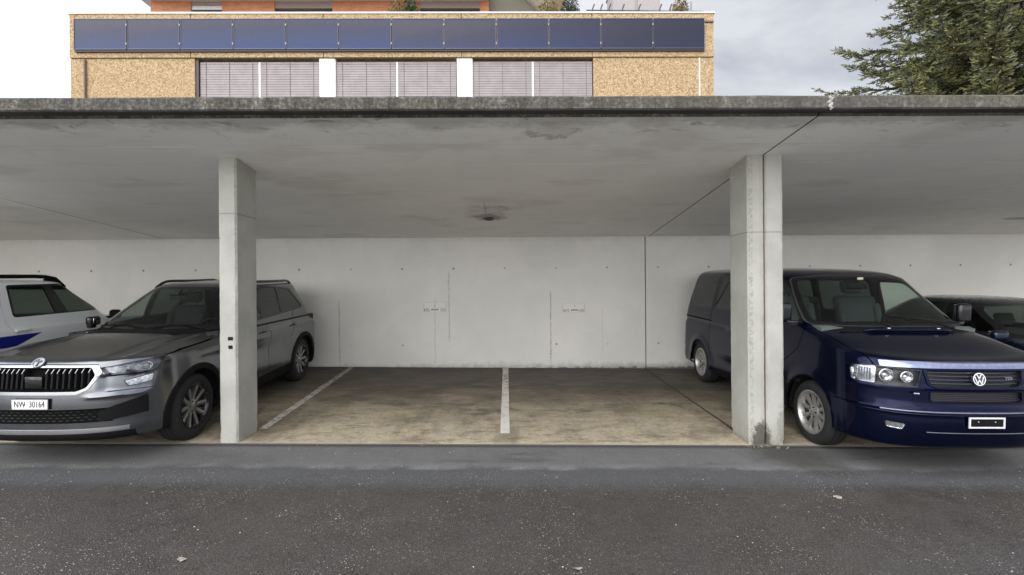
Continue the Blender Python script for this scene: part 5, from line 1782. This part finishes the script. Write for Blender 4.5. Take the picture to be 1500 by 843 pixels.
    s.carve('windscreen', rpoly([(-.805, 1.312), (.805, 1.312), (.765, 1.46), (.668, 1.765), (.35, 1.795), (-.35, 1.795), (-.668, 1.765), (-.765, 1.46)], .06), FRONT, ws)
    s.carve('cowl', [(-.83, 1.232), (.83, 1.232), (.83, 1.284), (-.83, 1.284)], FRONT, lambda c, n: -.28 < c.y < .4, only=('body',))
    def nose(c, n): return c.y < 0.0 and n.y < -0.05
    D45 = (1, 1)
    # grilles
    s.carve('grille_frame', rpoly([(-.46, .985), (.46, .985), (.43, .845), (.36, .815), (-.36, .815), (-.43, .845)], .03), FRONT, nose)
    s.carve('grille', rpoly([(-.435, .975), (.435, .975), (.405, .855), (.345, .832), (-.345, .832), (-.405, .855)], .025), FRONT, nose)
    s.carve('lower_frame', rpoly([(-.42, .795), (.42, .795), (.42, .705), (.39, .690), (-.39, .690), (-.42, .705)], .015), FRONT, nose)
    s.carve('lower_grille', rpoly([(-.41, .790), (.41, .790), (.41, .712), (.385, .700), (-.385, .700), (-.41, .712)], .012), FRONT, nose)
    # headlamps and corner indicators
    s.lamp('headlight', [(-.285, .968), (.018, .988), (.018, .832), (-.262, .834)], D45, lambda c, n: c.y < .1 and c.x > .3)
    s.lamp('indicator', rpoly([(.027, .988), (.20, .978), (.225, .955), (.21, .840), (.027, .835)], .02), D45, lambda c, n: c.y < .1 and c.x > .4)
    # fog lamps
    s.lamp('fog_lamp', rpoly([(-.20, .500), (-.062, .510), (-.07, .462), (-.18, .452)], .012), D45, lambda c, n: c.y < .1 and c.x > .4)
    # hood edge guard
    s.carve('hood_guard', [(-.75, .990), (.75, .990), (.75, 1.042), (-.75, 1.042)], FRONT, lambda c, n: c.y < -.3 and n.y < -.05, only=('body',))
    GW = .009
    # bonnet edge, doors
    s.gap([(.78, .99), (.80, 1.045), (.835, 1.12), (.84, 1.22)], GW, FRONT, lambda c, n: c.y < .1 and c.z > .97)
    s.gap([(1.30, .42), (1.30, 1.26)], GW, SIDE, onside)
    s.gap([(1.30, 1.26), (1.30, 1.82)], GW, SIDE, onside)
    s.gap([(.50, .80), (.22, 1.0), (.14, 1.26)], GW, SIDE, onside)
    s.gap([(2.55, .50), (2.55, 1.075)], GW, SIDE, onside)
    s.gap([(2.55, 1.095), (2.55, 1.80)], GW, SIDE, onside)
    s.gap([(-.85, .618), (-.4, .62)], .008, SIDE, lambda c, n: n.x > .1)
    P = paint('deep_blue_metallic', (0.0028, 0.0050, 0.0235), 0.7, 0.16, .22, 0.25)
    ex = s.extract
    ex('body', t, P)
    for sd in (1, -1):
        for q in range(3): ex('window_trim%d' % q, t, BLG, -.002, .02, sd, 'window_trim')
        ex('side_window', t, VGL, -.005, .012, sd, 'side_window')
        ex('rear_door_window', t, DGL, -.005, .012, sd, 'side_window')
        ex('quarter_window', t, DGL, -.005, .012, sd, 'side_window')
        ex('rail_slot', t, BLK, -.012, -.002, sd, 'door_rail')
        for q in ('headlight', 'indicator', 'fog_lamp'): ex(q + '_seal', t, BLG, -.001, .01, sd, 'lamp_seal')
        h = ex('headlight', t, plain('lamp_black', (0.014, 0.014, 0.015), 0.35), -.05, -.002, sd)
        ex('headlight', h, LENS, .002, .012, sd, 'lens')
        for (hx, hy, hz, r) in ((.715, -.782, .910, .062), (.575, -.842, .906, .053)):
            n = Vector((.16, -.98, .06)).normalized()
            M = Matrix.Translation((hx * sd, hy, hz)) @ Vector((n.x * sd, n.y, n.z)).to_track_quat('Z', 'Y').to_matrix().to_4x4()
            mb = MB().lathe([(-.035, .002), (-.032, r * .4), (-.022, r * .72), (-.004, r * .95), (.010, r), (.012, r * .94), (.012, r * .86), (.0, r * .80)], 28, M=M, axis='z')
            mb.ball((0, 0, -.02), (r * .42, r * .42, r * .3), M=M)
            mb.build('lamp_ring', LAMP, h, 50)
        f = ex('indicator', t, LAMP, -.022, -.002, sd, 'indicator')
        fl = MB()
        for q in range(7):
            fl.box(sd * (.805 + .012 * q) - .002, sd * (.805 + .012 * q) + .002, -.712 + .018 * q, -.70 + .018 * q, .855, .965)
        fl.build('facets', LAMP, f, 0)
        ex('indicator', f, LENS, .002, .012, sd, 'lens')
        f = ex('fog_lamp', t, LAMP, -.012, -.002, sd, 'fog_lamp')
        ex('fog_lamp', f, LENS, .002, .01, sd, 'lens')
    ex('screen_trim', t, plain('screen_seal', (.045, .048, .048), .4), .003, .01, None, 'windscreen_trim')
    ex('windscreen_frit', t, BLG, .0, .01, None, 'windscreen_frame')
    ex('windscreen', t, WGL, .001, .006)
    ex('cowl', t, BLK, -.004, .01)
    ex('hood_guard', t, plain('guard_gloss', (0.30, 0.33, 0.46), 0.18, 0.9), .010, .012, None, 'hood_guard')
    ex('grille_frame', t, P, .008, .02, None, 'grille_frame', 30)
    gr = ex('grille', t, plain('van_grille_back', (0.006, 0.006, 0.006), 0.6), -.04, -.002, None, 'grille')
    ex('lower_frame', t, P, .006, .02, None, 'lower_grille_frame', 30)
    lg = ex('lower_grille', t, plain('van_grille_back2', (0.006, 0.006, 0.006), 0.6), -.03, -.002, None, 'lower_grille')
    def nosey(x, z): return -.905 - (.94 - z) * .17 + .16 * (abs(x) / .6) ** 2.6 * .75
    bars = MB()
    for z in (.957, .925, .893, .861):
        wmax = .43 if z > .87 else .40
        pts = [(x, nosey(x, z) + .012, z) for x in [wmax * q / 10 for q in range(-10, 11)]]
        for a, b in zip(pts, pts[1:]):
            bars.add([(a[0], a[1] - .010, a[2] + .002), (b[0], b[1] - .010, b[2] + .002), (b[0], b[1] - .010, b[2] - .004), (a[0], a[1] - .010, a[2] - .004), (a[0], a[1] + .02, a[2] + .009), (b[0], b[1] + .02, b[2] + .009)], [(0, 3, 2, 1), (0, 1, 5, 4)])
    bars.build('grille_bars', plain('bar_satin', (0.10, 0.10, 0.13), 0.25, 0.6), gr, 0)
    bars = MB()
    for z in (.775, .760, .745, .730, .715):
        pts = [(x, nosey(x, z) + .010, z) for x in [.405 * q / 10 for q in range(-10, 11)]]
        for a, b in zip(pts, pts[1:]):
            bars.add([(a[0], a[1] - .006, a[2] + .003), (b[0], b[1] - .006, b[2] + .003), (b[0], b[1] - .006, b[2] - .003), (a[0], a[1] - .006, a[2] - .003)], [(0, 3, 2, 1)])
    bars.build('grille_bars', plain('bar_dark', (0.045, 0.045, 0.055), 0.35, 0.3), lg, 0)
    # badge: ring with V over W
    M = Matrix.Translation((0, -.928, .908)) @ Matrix.Rotation(R(82), 4, 'X')
    bd = MB().lathe([(-.004, .001), (.002, .001), (.002, .046), (.010, .048), (.010, .057), (-.006, .060)], 44, M=M, axis='z')
    bo_ = bd.build('badge', CHR, t, 30)
    MB().lathe([(.0030, .001), (.0030, .0465)], 40, M=M, axis='z').build('badge_field', plain('badge_blue', (0.012, 0.014, 0.03), 0.3), bo_, 0)
    st = MB()
    def stroke(a, b, w=.0095):
        e = Vector((b[0] - a[0], b[1] - a[1])).normalized(); n = Vector((-e.y, e.x)) * w / 2
        st.prism([tuple(Vector(a) - n), tuple(Vector(b) - n), tuple(Vector(b) + n), tuple(Vector(a) + n)], 'z', .004, .009, M=M)
    stroke((-.021, .044), (0, .004)); stroke((.021, .044), (0, .004))
    stroke((-.040, .024), (-.017, -.043)); stroke((.040, .024), (.017, -.043))
    stroke((-.017, -.043), (0, -.003)); stroke((.017, -.043), (0, -.003))
    st.build('badge_letters', CHR, bo_, 0)
    tm = text_mesh('grille_letters', 'TDI', .042, .003)
    tm.materials.append(SAT)
    to = link('grille_letters', tm, t)
    to.location = (.315, -.885, .905); to.rotation_euler = (R(84), 0, R(9)); to.scale = (1.25, .8, 1)
    # empty plate frame
    fr = MB()
    z0, z1, xw, yy = .497, .592, .158, -1.012
    fr.box(-xw, xw, yy - .010, yy, z0, z0 + .013).box(-xw, xw, yy - .010, yy, z1 - .013, z1).box(-xw, -xw + .013, yy - .010, yy, z0 + .013, z1 - .013).box(xw - .013, xw, yy - .010, yy, z0 + .013, z1 - .013)
    f = fr.build('plate_frame', plain('plate_frame_white', (0.80, 0.80, 0.80), 0.3, 0.2), t, 0)
    bk = MB().box(-xw + .013, xw - .013, yy - .004, yy + .02, z0 + .013, z1 - .013).box(-.02, .02, yy - .007, yy - .004, z0 + .03, z1 - .02)
    bk.build('plate_back', BLK, f, 0)
    MB().ball((-.075, yy - .006, .552), (.006, .004, .006)).ball((.075, yy - .006, .552), (.006, .004, .006)).build('plate_screws', SAT, f)
    # pale tube painting the sky glint on the bumper crease, lower moulding and washer nozzles
    def bumpy(x): return -.990 + .62 * (1 - (1 - (abs(x) / .919) ** 2.9) ** (1 / 2.9))
    for (z, x0, x1, m, r, nm) in ((.618, -.78, .78, plain('bumper_crease_glint', (0.20, 0.21, 0.26), 0.18, 0.6), .0085, 'bumper_crease_glint'), (.442, -.48, .48, plain('lower_moulding', (0.16, 0.17, 0.20), 0.2, 0.6), .005, 'lower_moulding')):
        MB().tube([(x0 + (x1 - x0) * q / 40, bumpy(x0 + (x1 - x0) * q / 40) - .002 + (.008 if z > .6 else -.004), z) for q in range(41)], r, 8).build(nm, m, t, 50)
    for sd in (1, -1):
        MB().rbox((sd * .545, -.915, .775), (.045, .02, .016), .006, 2).ball((sd * .53, -.925, .775), (.008, .008, .008)).build('lamp_washer', SAT, t)
    # wiper-jet bar (air intake moulding) on the bonnet
    zb = lambda yy: 1.185 + (yy + .36) * .29
    MB().tube([(-.46, -.16, zb(-.16) + .004)] + [(-.40 + .80 * q / 10, -.185, zb(-.185) + .022) for q in range(11)] + [(.46, -.16, zb(-.16) + .004)], [.008] + [.019] * 11 + [.008], 8).build('scuttle_bar', P, t, 50)
    for x in (-.22, .30): MB().rbox((x, -.187, zb(-.187) + .040), (.035, .025, .014), .005, 2).build('washer_jet', CHR, t)
    # wipers
    for (xa, xb, xp) in ((-.62, .06, -.12), (-.02, .66, .52)):
        w = MB().tube([(xa, -.035, 1.320), ((xa + xb) / 2, -.075, 1.328), (xb, -.040, 1.324)], .008, 6)
        w.tube([((xa + xb) / 2, -.075, 1.335), (xp, -.14, 1.27)], .010, 6)
        w.build('wiper', BLK, t)
    # mirrors on stalks
    for sd in (1, -1):
        m = MB().rbox((sd * 1.03, .30, 1.40), (.155, .085, .225), .04, 4)
        mo = m.build('door_mirror', BLG, t, 40)
        MB().tube([(sd * .87, .30, 1.285), (sd * .99, .27, 1.285), (sd * 1.02, .29, 1.31)], .020, 8).tube([(sd * .86, .30, 1.255), (sd * .97, .28, 1.262)], .012, 8).build('mirror_arm', plain('arm_gloss', (0.03, .03, .035), .15), mo)
        MB().rbox((sd * 1.03, .346, 1.40), (.13, .008, .19), .03, 2).build('mirror_glass', plain('mirror_silver', (.7, .7, .7), .03, 1.0, .0), mo)
    # handles
    for sd in (1, -1):
        MB().rbox((sd * .928, 1.17, 1.06), (.022, .16, .035), .010, 3).build('door_handle', BLK, t)
        MB().rbox((sd * .928, 1.46, 1.06), (.022, .16, .035), .010, 3).build('door_handle', BLK, t)
    for yc in (0, 2.92):
        for sd in (1, -1):
            tyre_wheel(t, sd * .785, yc, .343, .343, .235, .228, 'spokes', DIRTYALLOY, sd)
            well(t, sd * .48, sd * .87, yc, .345, .42)
    MB().box(-.60, .60, -.70, 3.55, .26, .33).box(-.5, .5, -.86, -.5, .30, .7).build('underbody', WELL, t, 0)
    MB().box(-.62, .62, .10, 3.50, .34, .60).box(-.88, -.83, .3, 3.55, .6, 1.26).box(.83, .88, .3, 3.55, .6, 1.26).build('cabin_floor', INT, t, 0)
    MB().prism([(.0, .9), (.42, .9), (.46, 1.18), (.34, 1.26), (.02, 1.278), (-.05, 1.26)], 'x', -.83, .83).build('dashboard', plain('van_dash', (0.10, 0.118, 0.108), 0.7), t, 30)
    for x in (-.44, .44): seat(t, x, .98, .82, SEATV, .66, True, .54)
    seat(t, 0, 2.10, .72, SEATV, .70, True, 1.4)
    steering(t, .44, .46, 1.22, .19, 40)
    MB().rbox((0, .58, 1.70), (.24, .05, .08), .02, 3).tube([(0, .58, 1.72), (0, .62, 1.79)], .01, 6).build('rear_view_mirror', BLK, t, 40)
    # vignette sticker at the top of the screen
    MB().rbox((.03, .565, 1.785), (.07, .003, .03), .001, 1, M=None).build('sticker', plain('sticker', (0.45, 0.42, 0.33), .6), t).rotation_euler = (0, 0, 0)
    return t
blue_van()
# ---------------------------------------------------------------- white estate car, nose to the wall
WSG = glass('tinted_glass', (0.12, 0.14, 0.13), 0.08, 0.45)
def white_car():
    X, Y = -6.98, 7.95
    rx, ry, _ = on_ground(X, Y)
    t = thing('parked_car', 'white car with blue side stripe and black roof rails, left of the grey SUV', 'car', (X, Y, gz(X, Y) + 0.002), (-rx, -ry, R(180)))
    keys = [
        (-.70, .25, .80, .25, 3.38, .30, .60, 3.0, .35, 3.2),
        (-.80, .30, .87, .30, 3.46, .38, .65, 2.9, .35, 3.2),
        (-.82, .50, .888, .50, 3.48, .55, .65, 2.9, .35, 3.2),
        (-.80, .72, .895, .74, 3.46, .76, .65, 2.9, .35, 3.2),
        (-.74, .90, .892, .93, 3.44, .95, .65, 3.0, .35, 3.2),
        (-.60, .99, .880, 1.02, 3.42, 1.04, .70, 3.4, .35, 3.2),
        (.05, 1.07, .866, 1.06, 3.40, 1.08, .70, 4.0, .35, 3.2),
        (.30, 1.10, .858, 1.085, 3.38, 1.10, .60, 3.6, .35, 3.2),
        (.55, 1.28, .815, 1.26, 3.34, 1.28, .45, 3.4, .32, 3.4),
        (.80, 1.46, .775, 1.44, 3.28, 1.46, .45, 3.4, .30, 3.4),
        (.93, 1.555, .748, 1.545, 3.25, 1.56, .42, 3.4, .30, 3.4),
        (1.06, 1.612, .700, 1.608, 3.20, 1.615, .42, 3.2, .30, 3.4),
        (1.5, 1.640, .45, 1.639, 2.9, 1.640, .40, 2.6, .40, 2.8),
        (2.1, 1.645, .004, 1.645, 2.3, 1.645, .02, 2.0, .02, 2.0)]
    keys = [(k[0], k[1] * 1.03, k[2], k[3] * 1.03, k[4], k[5] * 1.03) + k[6:] for k in keys]
    s = Shell(keys, 90, 36, 50, 20)
    for yc in (0.0, 2.67):
        s.carve('arch_trim%d' % (yc > 1), arc((yc, .35), .45, 32), SIDE, lambda c, n: c.x > .55 and n.x > .1)
        s.carve('void', arc((yc, .35), .39, 32), SIDE, lambda c, n: c.x > .55)
    s.carve('stripe', [(1.95, .86), (3.4, .86), (3.4, 1.0), (1.60, 1.0)], SIDE, onside, only=('body',))
    s.carve('window_trim', rpoly([(.36, 1.225), (1.91, 1.215), (1.91, 1.62), (1.14, 1.625), (.80, 1.535)], .05), SIDE, onside)
    s.carve('front_quarter_window', rpoly([(.52, 1.245), (1.16, 1.24), (1.32, 1.60), (1.10, 1.60), (.84, 1.512)], .02), SIDE, onside)
    s.carve('side_window', rpoly([(1.34, 1.24), (1.88, 1.24), (1.88, 1.597), (1.44, 1.60)], .03), SIDE, onside)
    s.carve('rear_window_trim', rpoly([(2.12, 1.215), (2.98, 1.215), (2.90, 1.61), (2.12, 1.62)], .05), SIDE, onside)
    s.carve('rear_door_window', rpoly([(2.15, 1.24), (2.94, 1.24), (2.86, 1.588), (2.15, 1.597)], .04), SIDE, onside)
    def ws(c, n): return n.y < -0.2 and n.z > 0.2 and c.z > 1.11
    s.carve('windscreen', rpoly([(-.77, 1.125), (.77, 1.125), (.60, 1.535), (-.60, 1.535)], .06), FRONT, ws)
    s.carve('rear_window', rpoly([(-.68, 1.15), (.68, 1.15), (.58, 1.50), (-.58, 1.50)], .06), FRONT, lambda c, n: n.y > .3 and c.y > 2.8)
    s.gap([(1.84, .70), (1.90, 1.0), (2.01, 1.15), (2.01, 1.43), (1.99, 1.63)], .009, SIDE, onside)
    P = paint('white_lacquer', (0.80, 0.81, 0.81), 0.0, 0.3, .6, 0.02)
    ex = s.extract
    ex('body', t, P)
    for sd in (1, -1):
        ex('arch_trim0', t, BLK, .01, .03, sd, 'arch_trim'); ex('arch_trim1', t, BLK, .01, .03, sd, 'arch_trim')
        ex('stripe', t, plain('stripe_blue', (0.008, 0.016, 0.20), 0.35), .0015, .004, sd, 'blue_stripe')
        ex('window_trim', t, BLG, -.001, .02, sd); ex('rear_window_trim', t, BLG, -.001, .02, sd, 'window_trim')
        for w in ('front_quarter_window', 'side_window', 'rear_door_window'):
            ex(w, t, WSG, -.004, .012, sd, 'side_window')
        pts = []
        for i in range(15):
            u = i / 14
            yy = 1.02 + (3.0 - 1.02) * u
            h = .06 * (1 if .12 < u < .88 else math.sin(math.pi / 2 * min(u, 1 - u) / .12))
            pts.append((sd * .655, yy, s.height(.655, yy) + h - .004))
        MB().tube(pts, [.02] + [.026] * 13 + [.02], 8).build('roof_rail', BLK, t, 50)
        for yy in (1.22, 2.06, 2.85): MB().rbox((sd * .655, yy, s.height(.655, yy) + .012), (.045, .20, .055), .02, 2).build('rail_foot', BLK, t)
        m = MB().rbox((sd * .965, .52, 1.15), (.16, .10, .13), .045, 4)
        mo = m.build('door_mirror', BLK, t, 40)
        MB().rbox((sd * .875, .52, 1.10), (.10, .06, .035), .012, 2).build('mirror_arm', BLK, mo)
        for yy in (1.86,): MB().rbox((sd * .905, yy, 1.055), (.030, .19, .034), .012, 3).build('door_handle', P, t)
    ex('windscreen', t, WGL, .0, .006)
    ex('rear_window', t, DGL, .0, .006)
    for yc in (0, 2.67):
        for sd in (1, -1):
            tyre_wheel(t, sd * .76, yc, .345, .345, .215, .220, 'spokes', ALLOY, sd)
            well(t, sd * .48, sd * .84, yc, .35, .41)
    MB().box(-.60, .60, -.62, 3.3, .25, .32).build('underbody', WELL, t, 0)
    MB().box(-.62, .62, .2, 3.2, .33, .62).build('cabin_floor', INT, t, 0)
    MB().prism([(.30, .7), (.75, .7), (.78, 1.02), (.66, 1.09), (.34, 1.09)], 'x', -.78, .78).build('dashboard', DASH, t, 30)
    for x in (-.37, .37): seat(t, x, 1.55, .58, SEAT, .62)
    seat(t, 0, 2.4, .58, SEAT, .60, True, 1.25)
    steering(t, .37, .86, 1.02)
    return t
white_car()

# ---------------------------------------------------------------- dark saloon at the right edge
def dark_car():
    X, Y = 7.06, 5.1
    t = thing('parked_car', 'low dark navy car at the right edge, mostly hidden behind the blue van', 'car', (X, Y, gz(X, Y) + 0.002), on_ground(X, Y))
    keys = [
        (-.72, .20, .78, .20, 3.50, .28, .60, 2.8, .45, 3.0),
        (-.84, .26, .86, .26, 3.58, .38, .68, 2.7, .45, 3.0),
        (-.86, .45, .878, .45, 3.62, .55, .70, 2.7, .45, 3.0),
        (-.83, .62, .885, .65, 3.61, .74, .72, 2.7, .45, 3.0),
        (-.76, .74, .884, .80, 3.58, .86, .75, 2.8, .45, 3.0),
        (-.60, .82, .872, .875, 3.55, .95, .80, 3.2, .45, 3.0),
        (-.05, .915, .858, .920, 3.50, 1.0, .85, 3.8, .45, 3.0),
        (.46, .970, .846, .955, 3.42, 1.02, .75, 3.8, .45, 3.0),
        (.54, .985, .838, .968, 3.38, 1.03, .75, 3.2, .45, 3.0),
        (.85, 1.13, .765, 1.11, 3.15, 1.14, .75, 3.1, .45, 3.0),
        (1.15, 1.27, .690, 1.255, 2.90, 1.27, .70, 3.1, .45, 3.0),
        (1.38, 1.355, .630, 1.35, 2.72, 1.36, .60, 3.1, .45, 3.0),
        (1.55, 1.395, .55, 1.392, 2.60, 1.398, .50, 3.0, .40, 3.0),
        (1.75, 1.415, .35, 1.415, 2.45, 1.416, .30, 2.6, .30, 2.8),
        (2.0, 1.424, .004, 1.424, 2.2, 1.424, .02, 2.0, .02, 2.0)]
    ZS = 1.08
    keys = [(k[0], k[1] * ZS, k[2], k[3] * ZS, k[4], k[5] * ZS) + k[6:] for k in keys]
    s = Shell(keys, 90, 36, 50, 20)
    zs_ = lambda pl: [(a, b * ZS) for a, b in pl]
    for yc in (0.0, 2.65):
        s.carve('void', arc((yc, .32), .375, 32), SIDE, lambda c, n: c.x > .55)
    s.carve('window_trim', rpoly(zs_([(.72, .99), (2.95, 1.04), (2.60, 1.335), (1.9, 1.365), (1.50, 1.335)]), .05), SIDE, onside)
    s.carve('side_window', rpoly(zs_([(.90, 1.01), (1.80, 1.03), (1.80, 1.338), (1.55, 1.32)]), .04), SIDE, onside)
    s.carve('rear_door_window', rpoly(zs_([(1.88, 1.03), (2.80, 1.055), (2.55, 1.31), (1.88, 1.338)]), .04), SIDE, onside)
    def ws(c, n): return n.y < -0.15 and n.z > 0.2 and c.z > 1.04
    s.carve('windscreen_frit', rpoly(zs_([(-.78, .99), (.78, .99), (.60, 1.345), (.2, 1.36), (-.2, 1.36), (-.60, 1.345)]), .05), FRONT, ws)
    s.carve('windscreen', rpoly(zs_([(-.735, 1.015), (.735, 1.015), (.575, 1.315), (.2, 1.335), (-.2, 1.335), (-.575, 1.315)]), .06), FRONT, ws)
    s.carve('rear_window', rpoly(zs_([(-.62, 1.06), (.62, 1.06), (.54, 1.33), (-.54, 1.33)]), .06), FRONT, lambda c, n: n.y > .2 and n.z > .2 and c.y > 2.3)
    s.carve('headlight', rpoly(zs_([(-.15, .66), (.22, .74), (.25, .70), (.05, .58), (-.14, .58)]), .02), (1, 1), lambda c, n: c.y < .1 and c.x > .4)
    s.carve('grille', rpoly(zs_([(-.45, .60), (.45, .60), (.38, .40), (-.38, .40)]), .04), FRONT, lambda c, n: c.y < 0 and n.y < -.05)
    s.gap([(1.84, .40), (1.84, 1.0)], .009, SIDE, onside)
    P = paint('navy_lacquer', (0.006, 0.012, 0.026), 0.4, 0.26, .7, 0.2)
    ex = s.extract
    ex('body', t, P)
    for sd in (1, -1):
        ex('window_trim', t, BLG, -.001, .02, sd)
        for w in ('side_window', 'rear_door_window'):
            ex(w, t, WSG, -.004, .012, sd, 'side_window')
        ex('headlight', t, LAMP, -.006, .004, sd)
        mo = MB().rbox((sd * .985, .78, 1.09), (.20, .10, .13), .045, 4).build('door_mirror', P, t, 40)
        MB().rbox((sd * .88, .79, 1.035), (.12, .06, .035), .012, 2).build('mirror_arm', BLK, mo)
        MB().rbox((sd * .985, .832, 1.09), (.165, .008, .10), .03, 2).build('mirror_glass', plain('mirror_silver', (.7, .7, .7), .03, 1.0, .0), mo)
    ex('windscreen_frit', t, BLG, .0, .01, None, 'windscreen_frame')
    ex('windscreen', t, WGL, .001, .006)
    ex('rear_window', t, DGL, .0, .006)
    ex('grille', t, BLK, -.02, .002)
    for yc in (0, 2.65):
        for sd in (1, -1):
            tyre_wheel(t, sd * .755, yc, .318, .318, .205, .205, 'spokes', ALLOY, sd)
            well(t, sd * .48, sd * .83, yc, .32, .39)
    MB().box(-.58, .58, -.6, 3.4, .20, .27).build('underbody', WELL, t, 0)
    MB().box(-.60, .60, .4, 3.2, .28, .50).build('cabin_floor', INT, t, 0)
    MB().prism([(.50, .6), (.98, .6), (1.0, .88), (.90, .95), (.56, .96)], 'x', -.76, .76).build('dashboard', DASH, t, 30)
    for x in (-.36, .36): seat(t, x, 1.72, .42, SEAT, .58)
    seat(t, 0, 2.5, .45, SEAT, .52, True, 1.2)
    steering(t, .36, 1.10, .88)
    MB().rbox((0, 1.12, 1.25), (.22, .04, .07), .018, 3).build('rear_view_mirror', BLK, t, 40)
    return t
dark_car()
